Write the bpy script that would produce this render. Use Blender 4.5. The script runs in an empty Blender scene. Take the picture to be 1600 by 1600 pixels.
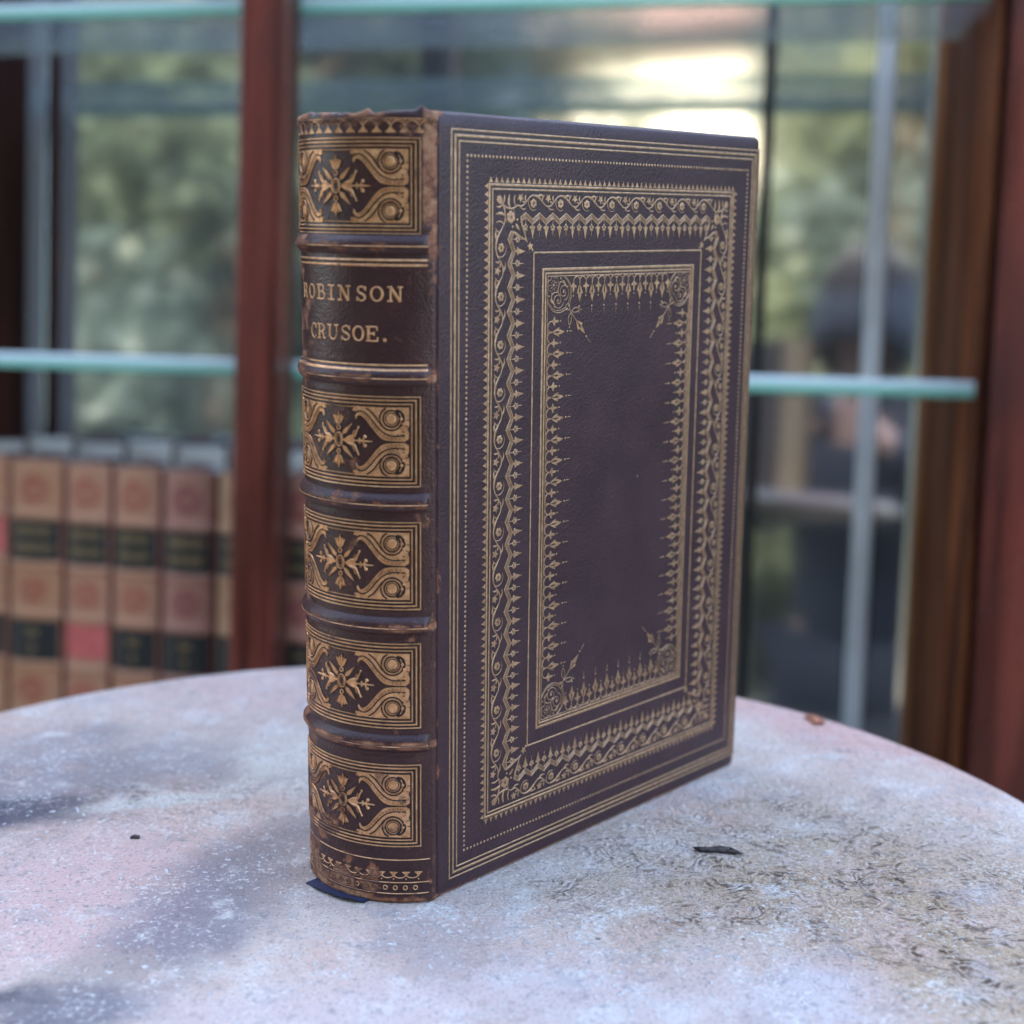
import bpy, bmesh, math, random
from math import sin, cos, pi, radians, sqrt, atan2, hypot
from mathutils import Vector, Matrix, noise
from mathutils.geometry import delaunay_2d_cdt, tessellate_polygon

S = bpy.context.scene
COL = S.collection
rnd = random.Random(11)
MM = 0.001

# ------------------------------------------------------------------ helpers
def link(o, parent=None):
    COL.objects.link(o)
    if parent is not None:
        o.parent = parent
    return o

def tag(o, label=None, cat=None, group=None, kind=None):
    if label: o['label'] = label
    if cat: o['category'] = cat
    if group: o['group'] = group
    if kind: o['kind'] = kind
    return o

def empty(name, loc=(0, 0, 0), rz=0.0):
    o = bpy.data.objects.new(name, None)
    o.empty_display_size = 0.02
    o.location = loc
    o.rotation_euler = (0, 0, rz)
    return link(o)

def mk(name, verts, faces, mats, parent=None, smooth=False, midx=None, attrs=None):
    me = bpy.data.meshes.new(name)
    me.from_pydata([tuple(v) for v in verts], [], [tuple(f) for f in faces])
    if not isinstance(mats, (list, tuple)): mats = [mats]
    for m in mats: me.materials.append(m)
    if midx: me.polygons.foreach_set('material_index', midx)
    if smooth: me.polygons.foreach_set('use_smooth', [True] * len(me.polygons))
    for k, vals in (attrs or {}).items():
        a = me.attributes.new(k, 'FLOAT', 'POINT')
        a.data.foreach_set('value', vals)
    me.update()
    o = bpy.data.objects.new(name, me)
    return link(o, parent)

def from_bm(name, bm, mats, parent=None, smooth=False):
    bmesh.ops.recalc_face_normals(bm, faces=bm.faces)
    me = bpy.data.meshes.new(name)
    bm.to_mesh(me); bm.free()
    if not isinstance(mats, (list, tuple)): mats = [mats]
    for m in mats: me.materials.append(m)
    if smooth: me.polygons.foreach_set('use_smooth', [True] * len(me.polygons))
    o = bpy.data.objects.new(name, me)
    return link(o, parent)

def box_bm(bm, lo, hi, bev=0.0, seg=2, M=None):
    r = bmesh.ops.create_cube(bm, size=1.0)
    vs = r['verts']
    for v in vs:
        v.co = Vector([(lo[i] + hi[i]) / 2 + v.co[i] * (hi[i] - lo[i]) for i in range(3)])
    if bev > 0:
        es = list({e for v in vs for e in v.link_edges})
        rr = bmesh.ops.bevel(bm, geom=es, offset=bev, segments=seg, profile=0.5, affect='EDGES')
        vs = list({v for f in rr['faces'] for v in f.verts} | {v for v in vs if v.is_valid})
    if M is not None:
        for v in vs: v.co = M @ v.co
    return vs

def box(name, lo, hi, mat, parent=None, bev=0.0, seg=2):
    bm = bmesh.new(); box_bm(bm, lo, hi, bev, seg)
    return from_bm(name, bm, mat, parent)

def smooth01(a, b, x):
    t = max(0.0, min(1.0, (x - a) / (b - a)))
    return t * t * (3 - 2 * t)

# ------------------------------------------------------------------ node helpers
class NT:
    def __init__(self, name):
        self.mat = bpy.data.materials.new(name)
        self.mat.use_nodes = True
        self.t = self.mat.node_tree
        self.t.nodes.clear()
        self.out = self.t.nodes.new('ShaderNodeOutputMaterial')
    def n(self, typ, ins=None, **props):
        nd = self.t.nodes.new(typ)
        for k, v in props.items(): setattr(nd, k, v)
        for k, v in (ins or {}).items():
            s = nd.inputs[k]
            if isinstance(v, bpy.types.NodeSocket): self.t.links.new(v, s)
            else: s.default_value = v
        return nd
    def coord(self, kind='Object'):
        return self.n('ShaderNodeTexCoord').outputs[kind]
    def mapping(self, vec, scale=(1, 1, 1), loc=(0, 0, 0), rot=(0, 0, 0)):
        return self.n('ShaderNodeMapping', {'Vector': vec, 'Scale': scale, 'Location': loc, 'Rotation': rot}).outputs[0]
    def noise(self, vec, scale, detail=4, rough=0.5, dist=0.0):
        return self.n('ShaderNodeTexNoise', {'Vector': vec, 'Scale': scale, 'Detail': detail, 'Roughness': rough, 'Distortion': dist}).outputs[0]
    def voro(self, vec, scale, out='Distance', feature='F1', rand=1.0):
        return self.n('ShaderNodeTexVoronoi', {'Vector': vec, 'Scale': scale, 'Randomness': rand}, feature=feature).outputs[out]
    def math(self, op, a, b=0.0, c=0.0, clamp=False):
        nd = self.n('ShaderNodeMath', {0: a, 1: b, 2: c}, operation=op)
        nd.use_clamp = clamp
        return nd.outputs[0]
    def ss(self, x, lo, hi, a=0.0, b=1.0):
        return self.n('ShaderNodeMapRange', {'Value': x, 'From Min': lo, 'From Max': hi, 'To Min': a, 'To Max': b}, interpolation_type='SMOOTHSTEP').outputs[0]
    def mix(self, f, a, b):
        nd = self.n('ShaderNodeMix', {0: f}, data_type='RGBA')
        for i, v in ((6, a), (7, b)):
            s = nd.inputs[i]
            if isinstance(v, bpy.types.NodeSocket): self.t.links.new(v, s)
            else: s.default_value = (*v, 1.0) if len(v) == 3 else v
        return nd.outputs[2]
    def attr(self, name):
        return self.n('ShaderNodeAttribute', attribute_name=name).outputs['Fac']
    def bump(self, h, dist, strength=1.0, normal=None):
        ins = {'Height': h, 'Distance': dist, 'Strength': strength}
        if normal is not None: ins['Normal'] = normal
        return self.n('ShaderNodeBump', ins).outputs[0]
    def princ(self, base, rough=0.5, metal=0.0, normal=None, spec=0.5, extra=None):
        ins = {'Roughness': rough, 'Metallic': metal, 'Specular IOR Level': spec}
        nd = self.n('ShaderNodeBsdfPrincipled', ins)
        s = nd.inputs['Base Color']
        if isinstance(base, bpy.types.NodeSocket): self.t.links.new(base, s)
        else: s.default_value = (*base, 1)
        if normal is not None: self.t.links.new(normal, nd.inputs['Normal'])
        for k, v in (extra or {}).items(): nd.inputs[k].default_value = v
        return nd.outputs[0]
    def done(self, shader):
        self.t.links.new(shader, self.out.inputs['Surface'])
        return self.mat

def simple(name, col, rough=0.5, metal=0.0, spec=0.5, var=0.25, scale=60, bumpd=0.0):
    m = NT(name)
    c = m.coord()
    f = m.noise(c, scale, 5, 0.6)
    dark = tuple(x * (1 - var) for x in col); lite = tuple(min(1, x * (1 + var)) for x in col)
    nrm = m.bump(f, bumpd) if bumpd else None
    return m.done(m.princ(m.mix(m.ss(f, 0.3, 0.7), dark, lite), rough, metal, nrm, spec))

# ------------------------------------------------------------------ materials
def leather(name, base, tint, cover=False):
    spc, rgh = (0.32, 0.34) if cover else (0.40, 0.31)
    m = NT(name)
    c = m.coord()
    big = m.noise(c, 55, 4, 0.6)
    mid = m.noise(c, 420, 3, 0.6)
    peb = m.voro(c, 1500, 'Distance', 'SMOOTH_F1')
    fine = m.noise(c, 1900, 3, 0.6)
    col = m.mix(m.ss(big, 0.3, 0.75), base, tint)
    col = m.mix(m.math('MULTIPLY', m.ss(mid, 0.55, 0.8), 0.35), col, tuple(x * 1.9 for x in base))
    w = m.attr('wear')
    if cover:
        sep = m.n('ShaderNodeSeparateXYZ', {0: c})
        x, z = sep.outputs[0], sep.outputs[2]
        ex = m.math('MINIMUM', x, m.math('SUBTRACT', 0.1504, x))
        ez = m.math('MINIMUM', z, m.math('SUBTRACT', 0.220, z))
        rim = m.math('MINIMUM', m.math('SUBTRACT', 0.1504, x), z)
        d = m.math('MINIMUM', ex, ez)
        w = m.math('ADD', m.ss(rim, 0.0002, 0.0022, 0.62, 0.0), m.ss(d, 0.0, 0.0012, 0.30, 0.0))
        # rubbed joint beside the spine
        jt = m.ss(x, 0.0012, 0.0032, 0.45, 0.0)
        w = m.math('ADD', w, m.math('MULTIPLY', jt, m.ss(m.noise(c, 90, 3), 0.42, 0.6)))
    wn = m.math('ADD', m.math('MULTIPLY', m.noise(c, 260, 6, 0.72), 0.8), m.math('MULTIPLY', m.noise(c, 1500, 2, 0.5), 0.3))
    wv = m.math('ADD', w, m.math('SUBTRACT', wn, 0.55))
    fac = m.ss(wv, 0.40, 0.62)
    fac2 = m.ss(wv, 0.62, 0.95)
    brown = m.mix(m.ss(m.noise(c, 350, 4, 0.6), 0.3, 0.7), (0.150, 0.050, 0.024), (0.30, 0.118, 0.056))
    tan = m.mix(m.ss(m.noise(c, 700, 4, 0.6), 0.3, 0.7), (0.33, 0.150, 0.072), (0.40, 0.215, 0.115))
    colw = m.mix(fac2, brown, tan)
    col = m.mix(fac, col, colw)
    # dust specks
    sp = m.ss(m.voro(c, 130), 0.035, 0.02)
    col = m.mix(m.math('MULTIPLY', sp, m.ss(m.noise(c, 25, 2), 0.55, 0.62)), col, (0.5, 0.46, 0.42))
    h = m.math('ADD', m.math('MULTIPLY', peb, 0.8), m.math('MULTIPLY', fine, 0.45))
    h = m.math('SUBTRACT', h, m.math('MULTIPLY', fac, 0.35))
    nrm = m.bump(h, 0.00021 if cover else 0.00030, 0.6)
    rough = m.math('ADD', m.math('MULTIPLY', fac, 0.3), m.math('ADD', rgh, m.math('MULTIPLY', m.ss(m.noise(c, 35, 4), 0.3, 0.7), 0.12)), clamp=True)
    return m.done(m.princ(col, rough, 0.0, nrm, spc))

M_COVER = leather('cover_leather', (0.034, 0.0140, 0.0178), (0.053, 0.0220, 0.0265), True)
M_SPINE = leather('spine_leather', (0.037, 0.0125, 0.0125), (0.066, 0.0225, 0.0185))

def gold(name, col, hi, spine=False):
    m = NT(name)
    c = m.coord()
    f = m.noise(c, 500, 4, 0.65)
    g = m.noise(c, 2600, 2, 0.5)
    base = m.mix(m.ss(f, 0.3, 0.72), col, hi)
    # thin rubbed places where leather shows through the leaf
    w = m.attr('wear')
    wn = m.math('ADD', m.math('MULTIPLY', m.noise(c, 260, 6, 0.72), 0.8), m.math('MULTIPLY', m.noise(c, 1500, 2, 0.5), 0.3))
    wv = m.math('ADD', w, m.math('SUBTRACT', wn, 0.55))
    fac = m.ss(wv, 0.36, 0.62)
    rub = m.math('MULTIPLY', m.ss(m.noise(c, 330, 5, 0.7), 0.66, 0.76), 0.65)
    tot = m.math('MAXIMUM', fac, rub)
    brown = m.mix(m.ss(m.noise(c, 350, 4, 0.6), 0.3, 0.7), (0.16, 0.058, 0.030), (0.30, 0.125, 0.064))
    brown = m.mix(fac, (0.06, 0.028, 0.024), brown)
    col2 = m.mix(tot, base, brown)
    met = m.math('MULTIPLY', m.math('SUBTRACT', 1.0, tot), 0.50 if spine else 0.66)
    nrm = m.bump(m.math('ADD', m.math('MULTIPLY', m.noise(c, 130, 3, 0.6), 3.0), m.math('ADD', m.math('MULTIPLY', f, 0.6), m.math('MULTIPLY', g, 0.5))), 0.00016, 0.8)
    rough = m.ss(m.noise(c, 700, 3, 0.6), 0.3, 0.7, 0.28, 0.50)
    return m.done(m.princ(col2, rough, met, nrm, 0.5))

M_GOLD = gold('gilt_cover', (0.315, 0.180, 0.098), (0.50, 0.305, 0.180))
M_GOLDS = gold('gilt_spine', (0.53, 0.250, 0.105), (0.78, 0.425, 0.205), True)
M_BURN = simple('burnt_tooling', (0.017, 0.0065, 0.0065), 0.42, var=0.3, scale=300)

M_PAGES = NT('page_edges')
_c = M_PAGES.mapping(M_PAGES.coord(), (30, 4200, 30))
_f = M_PAGES.noise(_c, 1.0, 3, 0.6)
M_PAGES = M_PAGES.done(M_PAGES.princ(M_PAGES.mix(M_PAGES.ss(_f, 0.3, 0.7), (0.33, 0.19, 0.085), (0.52, 0.34, 0.18)), 0.5))
M_RIBBON = simple('navy_ribbon', (0.008, 0.014, 0.050), 0.6, var=0.5, scale=700)

# ------------------------------------------------------------------ camera-calibrated layout
BOOK_A = 0.82584                     # yaw of the cover
BW, BH, BT = 150.44, 220.0, 48.0     # mm
ca, sa = cos(BOOK_A), sin(BOOK_A)

# ------------------------------------------------------------------ 2-D tooling builder (all in mm)
class Tool:
    """gathers gilt ribbons, fills and dots in 2-D, then wraps them on a surface"""
    def __init__(self, fn, maxseg=None, grid=None, wear=None):
        self.fn = fn; self.maxseg = maxseg; self.grid = grid; self.wear = wear
        self.v = []; self.f = []; self.m = []
        self.r = random.Random(5)
        self.xf = None; self.amp = 1.0
    def P(self, p):
        return self.xf(p[0], p[1]) if self.xf else (p[0], p[1])
    def densify(self, pts, closed):
        if not self.maxseg: return pts
        out = []
        n = len(pts)
        for i in range(n if closed else n - 1):
            a, b = pts[i], pts[(i + 1) % n]
            k = max(1, int(math.ceil(hypot(b[0] - a[0], b[1] - a[1]) / self.maxseg)))
            for j in range(k):
                t = j / k
                out.append(tuple(a[q] + (b[q] - a[q]) * t for q in range(len(a))))
        if not closed: out.append(pts[-1])
        return out
    def ribbon(self, pts, w, prof, closed, mi):
        """pts: (x,y) or (x,y,widthfactor); prof: list of (offset/w, height)"""
        pts = [p if len(p) == 3 else (p[0], p[1], 1.0) for p in pts]
        pts = self.densify(pts, closed)
        pts = [(*self.P(p), p[2]) for p in pts]
        n = len(pts)
        if n < 2: return
        e = self.r.uniform(0, 0.006)
        b = len(self.v); k = len(prof)
        for i in range(n):
            if closed: a, c = pts[i - 1], pts[(i + 1) % n]
            else: a, c = pts[max(0, i - 1)], pts[min(n - 1, i + 1)]
            p = pts[i]
            d1 = (p[0] - a[0], p[1] - a[1]); d2 = (c[0] - p[0], c[1] - p[1])
            l1 = hypot(*d1) or 1e-9; l2 = hypot(*d2) or 1e-9
            if l1 < 1e-8: d1, l1 = d2, l2
            if l2 < 1e-8: d2, l2 = d1, l1
            tx, ty = d1[0] / l1 + d2[0] / l2, d1[1] / l1 + d2[1] / l2
            lt = hypot(tx, ty)
            if lt < 1e-6: tx, ty, lt = d2[0] / l2, d2[1] / l2, 1.0
            tx /= lt; ty /= lt
            nx, ny = -ty, tx
            co = max(0.5, nx * (-d1[1] / l1) + ny * (d1[0] / l1))
            for (o, h) in prof:
                s = o * w * p[2] / co
                self.v.append((p[0] + nx * s, p[1] + ny * s, h * self.amp + e))
        for i in range(n if closed else n - 1):
            j = (i + 1) % n
            for q in range(k - 1):
                self.f.append((b + i * k + q, b + j * k + q, b + j * k + q + 1, b + i * k + q + 1)); self.m.append(mi)
    def under(self, pts, w, closed=False, grow=0.34):
        e = 0.008 + self.r.uniform(0, 0.006)
        self.ribbon(pts, w + grow, [(-0.5, e), (0.5, e)], closed, 1)
    def stroke(self, pts, w, closed=False, h=0.085, under=True, grow=0.34):
        if under: self.under(pts, w, closed, grow)
        self.ribbon(pts, w, [(-0.5, 0.022), (-0.2, h), (0.2, h), (0.5, 0.022)], closed, 0)
    def dark(self, pts, w, closed=False, h=0.075):
        self.ribbon(pts, w, [(-0.5, h), (0.5, h)], closed, 1)
    def fill(self, poly, h=0.05, mi=0, edge=0.0, under=True):
        poly = [p[:2] for p in poly]
        if self.maxseg: poly = [p[:2] for p in self.densify([(p[0], p[1], 1) for p in poly], True)]
        pp = [Vector(self.P(p)) for p in poly]
        e = self.r.uniform(0, 0.006)
        b = len(self.v)
        pts = list(pp)
        if self.grid:
            xs = [p.x for p in pp]; ys = [p.y for p in pp]
            g = self.grid
            x = min(xs) + g * 0.5
            while x < max(xs):
                y = min(ys) + g * 0.5
                while y < max(ys):
                    pts.append(Vector((x, y))); y += g
                x += g
        res = delaunay_2d_cdt(pts, [], [list(range(len(pp)))], 1, 1e-6)
        vv, ff = res[0], res[2]
        for q in vv: self.v.append((q.x, q.y, h * self.amp + e))
        for t in ff:
            self.f.append(tuple(b + i for i in t)); self.m.append(mi)
        if edge: self.stroke(list(poly), edge, True, h + 0.035, under=under)
    def dot(self, x, y, r, n=8, h=0.10, under=True):
        x, y = self.P((x, y))
        e = self.r.uniform(0, 0.006)
        if under:
            b = len(self.v)
            self.v.append((x, y, 0.010 + e))
            for i in range(n): self.v.append((x + (r + 0.16) * cos(2 * pi * i / n), y + (r + 0.16) * sin(2 * pi * i / n), 0.010 + e))
            for i in range(n): self.f.append((b, b + 1 + i, b + 1 + (i + 1) % n)); self.m.append(1)
        b = len(self.v)
        self.v.append((x, y, h * self.amp + e))
        for rr, hh in ((0.6, h * 0.9), (1.0, 0.022)):
            for i in range(n): self.v.append((x + r * rr * cos(2 * pi * i / n), y + r * rr * sin(2 * pi * i / n), hh * self.amp + e))
        for i in range(n):
            j = (i + 1) % n
            self.f.append((b, b + 1 + i, b + 1 + j)); self.m.append(0)
            self.f.append((b + 1 + i, b + 1 + n + i, b + 1 + n + j, b + 1 + j)); self.m.append(0)
    def ring(self, x, y, rx, ry, w, n=18, **k):
        self.stroke([(x + rx * cos(2 * pi * i / n), y + ry * sin(2 * pi * i / n)) for i in range(n)], w, True, **k)
    def build(self, name, parent, mats):
        V = [self.fn(*p) for p in self.v]
        F = []
        # keep every face looking out of the surface
        for f in self.f:
            a, b, c = (Vector(V[i]) for i in f[:3])
            nrm = (b - a).cross(c - a)
            o = Vector(self.fn(self.v[f[0]][0], self.v[f[0]][1], self.v[f[0]][2] + 1.0)) - a
            F.append(f if nrm.dot(o) >= 0 else tuple(reversed(f)))
        at = None
        if self.wear: at = {'wear': [self.wear(p[0], p[1]) for p in self.v]}
        return mk(name, V, F, mats, parent, False, self.m, at)

def arc(cx, cy, rx, ry, a0, a1, n=10):
    return [(cx + rx * cos(radians(a0 + (a1 - a0) * i / n)), cy + ry * sin(radians(a0 + (a1 - a0) * i / n))) for i in range(n + 1)]

def spiral(cx, cy, r0, r1, a0, turns, n=22):
    out = []
    for i in range(n + 1):
        t = i / n
        r = r0 + (r1 - r0) * t
        a = radians(a0) + turns * 2 * pi * t
        out.append((cx + r * cos(a), cy + r * sin(a)))
    return out

def bez(*P, n=10):
    out = []
    k = len(P) - 1
    for i in range(n + 1):
        t = i / n
        q = [list(p) for p in P]
        for r in range(k):
            q = [[q[j][d] * (1 - t) + q[j + 1][d] * t for d in range(len(q[0]))] for j in range(len(q) - 1)]
        out.append(tuple(q[0]))
    return out

def cr(P, n=5):
    """Catmull-Rom through points"""
    P = [tuple(p) for p in P]
    Q = [P[0]] + P + [P[-1]]
    out = []
    for i in range(1, len(Q) - 2):
        p0, p1, p2, p3 = Q[i - 1], Q[i], Q[i + 1], Q[i + 2]
        for k in range(n):
            t = k / n
            out.append(tuple(0.5 * (2 * b + (c - a) * t + (2 * a - 5 * b + 4 * c - d) * t * t + (3 * b - a - 3 * c + d) * t ** 3)
                             for a, b, c, d in zip(p0, p1, p2, p3)))
    out.append(P[-1])
    return out

def petal(T, x, y, a, L, w, h=0.06):
    """pointed leaf from (x,y) along angle a (deg)"""
    a = radians(a); ux, uy = cos(a), sin(a)
    pr = [(0, 0.0), (0.25, 0.42), (0.5, 0.5), (0.75, 0.32), (1, 0.0), (0.75, -0.32), (0.5, -0.5), (0.25, -0.42)]
    pts = [(x + ux * L * p - uy * w * q, y + uy * L * p + ux * w * q) for p, q in pr]
    T.fill(pts, h)

# ------------------------------------------------------------------ the antique book
book = empty('antique_book', (0, 0, 0), BOOK_A)
tag(book, 'dark brown leather antique book with gilt tooled cover standing upright on the round table', 'book')

# --- front cover board
def ramp(n, L):   # dense near both ends
    e = [0, 0.25, 0.6, 1.1, 1.8, 2.6, 3.4, 4.2]
    return e + [4.2 + (L - 8.4) * i / n for i in range(1, n)] + [L - q for q in reversed(e)]
us = [0.4, 0.55, 0.9, 1.5] + [q for q in ramp(14, BW) if q > 2.0]
vs_ = ramp(20, BH)
def front_y(u, v):
    d = min(v, BH - v, BW - u)
    du, dv = BW - u, min(v, BH - v)
    # rounded fore-edge corners
    y = 0.95 * max(0.0, 1 - d / 4.2) ** 2
    if d < 0.6: y += 0.9 * (1 - d / 0.6) ** 2
    if u < 0.9: y += 0.5 * (1 - (u - 0.4) / 0.5) ** 2
    y += 0.10 * noise.noise((u * 0.018, v * 0.018, 4.0))
    return y
def corner(u, v):
    r = 2.4
    du, dv = BW - u, min(v, BH - v)
    if du < r and dv < r:
        x, y = r - du, r - dv
        k = max(x, y) / max(1e-6, hypot(x, y))
        x, y = x * k, y * k
        u = BW - r + x
        v = (r - y) if v < BH / 2 else BH - r + y
    return u, v
bm = bmesh.new()
G2 = []
for back_ in (False, True):
    rows = []
    for v in vs_:
        r = []
        for u in us:
            cu, cv = corner(u, v)
            r.append(bm.verts.new((cu * MM, (3.8 if back_ else front_y(u, v)) * MM, cv * MM)))
        rows.append(r)
    G2.append(rows)
nu_, nv_ = len(us), len(vs_)
for j in range(nv_ - 1):
    for i in range(nu_ - 1):
        bm.faces.new((G2[0][j][i], G2[0][j][i + 1], G2[0][j + 1][i + 1], G2[0][j + 1][i]))
        bm.faces.new((G2[1][j][i], G2[1][j + 1][i], G2[1][j + 1][i + 1], G2[1][j][i + 1]))
for j in range(nv_ - 1):
    for i in (0, nu_ - 1): bm.faces.new((G2[0][j][i], G2[0][j + 1][i], G2[1][j + 1][i], G2[1][j][i]))
for i in range(nu_ - 1):
    for j in (0, nv_ - 1): bm.faces.new((G2[0][j][i], G2[0][j][i + 1], G2[1][j][i + 1], G2[1][j][i]))
cover = from_bm('front_cover', bm, M_COVER, book, True)
cover.data.set_sharp_from_angle(angle=radians(50))
bm = bmesh.new()
box_bm(bm, (0.0014, (BT - 3.8) * MM, 0.0), (BW * MM, BT * MM, BH * MM), 0.0011, 3)
back = from_bm('back_cover', bm, M_COVER, book, True)
back.modifiers.new('wn', 'WEIGHTED_NORMAL')
# --- text block, slightly rounded at spine side
bm = bmesh.new()
box_bm(bm, (0.0, 0.0039, 0.0035), (0.1462, (BT - 3.9) * MM, 0.2165), 0.0004, 1)
from_bm('text_block', bm, M_PAGES, book)

# --- spine surface
R, UC, TC, A0 = 28.8, 12.2, 25.5, 1.0876
BANDS = [185.6, 150.9, 116.7, 82.2, 48.1]

def band_h(z):
    h = 0.0
    for b in BANDS:
        d = abs(z - b)
        if d < 2.6: h += 1.5 * max(0.0, cos(pi / 2 * d / 2.6)) ** 0.85
        d2 = abs(d - 4.3)
        if d2 < 0.55: h += 0.16 * (1 + cos(pi * d2 / 0.55)) / 2
    return h

def spine_h(s, z):
    h = band_h(z) * smooth01(0.8, 2.6, s)
    # rolled cap at head and tail
    if z > 216.5: h += 0.5 * sin(pi * min(1, (z - 216.5) / 3.5))
    if z < 2.2: h += 0.25 * sin(pi * (2.2 - z) / 2.2)
    # sunk areas and unevenness
    h += 0.10 * noise.noise((s * 0.11, z * 0.05, 3.1)) + 0.05 * noise.noise((s * 0.5, z * 0.4, 7.7))
    return h

def spine_pt(s, z, h=0.0, flat=False):
    hh = h + (0 if flat else spine_h(s, z))
    if s < 0:
        x, y = -0.09 - s, 0.55 * min(1.0, -s / 0.9) - hh * 0.3
    else:
        s1 = min(s, 52.0)
        a = s1 / R - A0
        x, y = UC - (R + hh) * cos(a), TC + (R + hh) * sin(a)
        if s > 52.0:
            q = (s - 52.0) / 12.0
            x1, y1 = 1.6, BT + 0.0 + hh * 0.3
            x, y = x + (x1 - x) * q, y + (y1 - y) * q
    return (x * MM, y * MM, z * MM)

def spine_wear(s, z):
    n1 = noise.fractal((s * 0.16, z * 0.16, 1.7), 0.7, 2.1, 4)
    n2 = noise.fractal((s * 0.45, z * 0.45, 9.2), 0.7, 2.1, 3)
    w = 0.0
    w += (0.62 + 0.3 * n2) * smooth01(3.4, 0.9, s) * (0.45 + 0.55 * smooth01(160, 195, z) + 0.25 * smooth01(30, 0, z)) * smooth01(-1.6, -0.4, s)
    w = max(w, (1.0 + 0.35 * n2) * smooth01(3.6, 2.4, s) * smooth01(-0.6, 0.2, s) * smooth01(184, 196, z) * (0.80 + 0.35 * n1))
    for b in BANDS:
        d = z - b
        lo = 1.0 if b < 60 else 0.62
        w = max(w, (0.70 * lo + 0.42 * n1 + 0.10 * smooth01(18, 38, s)) * smooth01(2.1, 0.6, abs(d + 0.4)))
    w = max(w, (0.60 + 0.85 * n1) * smooth01(15.5, 9.5, z) * smooth01(4, 23, s))
    w = max(w, (0.66 + 0.2 * n2) * smooth01(3.0, 1.0, z))
    w = max(w, (0.52 + 0.60 * n1) * smooth01(46, 30, z) * smooth01(17, 33, s))
    w = max(w, (0.58 + 0.45 * n1) * smooth01(213.5, 217.5, z) * smooth01(7, 16, s))
    w = max(w, (0.75 + 0.2 * n2) * smooth01(214, 218.5, z) * smooth01(4.0, 2.0, s))
    w = max(w, (0.42 + 0.45 * n1) * smooth01(31, 44, s))
    w = max(w, 0.24 + 0.30 * n1)
    return w

def head_z(s):
    """ragged top edge of the spine"""
    d = 0.55 * smooth01(6, 16, s) + 0.9 * max(0.0, noise.noise((s * 0.5, 2.0, 0.3))) * smooth01(10, 18, s)
    d -= 0.9 * math.exp(-((s - 17.5) / 1.3) ** 2) + 1.2 * math.exp(-((s - 3.0) / 1.3) ** 2)
    d -= 0.5 * math.exp(-((s - 37.0) / 4) ** 2)
    d += 0.25 * noise.noise((s * 1.9, 5.0, 0.3))
    return 219.8 - d

SS = [-2.6, -1.8, -1.2, -0.8, -0.4, 0.0]
s = 0.3
while s < 52.01: SS.append(s); s += 0.45
SS += [53, 55, 57, 59, 61, 63, 64]

def spine_strip(name, zs, parent, cap_top=False, cap_bot=False):
    V, F, Wr = [], [], []
    rows = []
    def row(z, off=0.0, fz=None):
        r = []
        for s in SS:
            zz = fz(s) if fz else z
            r.append(len(V)); V.append(spine_pt(s, zz, off)); Wr.append(spine_wear(s, zz))
        rows.append(r)
    if cap_bot:
        row(2.0, -2.4); row(0.9, -2.2); row(0.35, -1.2); row(0.3, -0.35)
    for z in zs: row(z)
    if cap_top:
        row(0, 0.0, lambda s: head_z(s) - 0.7)
        row(0, -0.2, lambda s: head_z(s) - 0.15)
        row(0, -0.9, head_z)
        row(0, -1.8, lambda s: head_z(s) - 0.4)
        row(0, -2.6, lambda s: head_z(s) - 2.5)
    for a, b in zip(rows[:-1], rows[1:]):
        for i in range(len(SS) - 1): F.append((a[i], a[i + 1], b[i + 1], b[i]))
    # orient outward
    q = F[len(F) // 2 + 30]
    a, b, c = (Vector(V[i]) for i in q[:3])
    mid = Vector((UC * MM, TC * MM, a.z))
    if (b - a).cross(c - a).dot(a - mid) < 0: F = [tuple(reversed(f)) for f in F]
    return mk(name, V, F, M_SPINE, parent, True, None, {'wear': Wr})

def zrange(a, b, st):
    n = max(1, int(round((b - a) / st)))
    return [a + (b - a) * i / n for i in range(n + 1)]

# the covering leather: panels between the raised bands as one surface, each raised band its own
V, F, Wr = [], [], []
segs = []
lo = 0.9
for b in sorted(BANDS):
    segs.append((lo, b - 2.6)); lo = b + 2.6
segs.append((lo, 217.6))
spine = None
bmS = bmesh.new()
for i, (a, b) in enumerate(segs):
    o = spine_strip('spine', zrange(a, b, 0.5), book, i == len(segs) - 1, i == 0)
    if spine is None: spine = o; continue
    # join into the first strip
    n0 = len(spine.data.vertices)
    V = [v.co.copy() for v in spine.data.vertices] + [v.co.copy() for v in o.data.vertices]
    F = [tuple(p.vertices) for p in spine.data.polygons] + [tuple(x + n0 for x in p.vertices) for p in o.data.polygons]
    Wr = [d.value for d in spine.data.attributes['wear'].data] + [d.value for d in o.data.attributes['wear'].data]
    for q in (spine, o):
        me = q.data; bpy.data.objects.remove(q); bpy.data.meshes.remove(me)
    spine = mk('spine', V, F, M_SPINE, book, True, None, {'wear': Wr})
bmS.free()
for b in BANDS:
    spine_strip('raised_band', zrange(b - 2.6, b + 2.6, 0.2), spine)

def spine_map(s, z, h): return spine_pt(s - 0.75, z, h)

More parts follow.
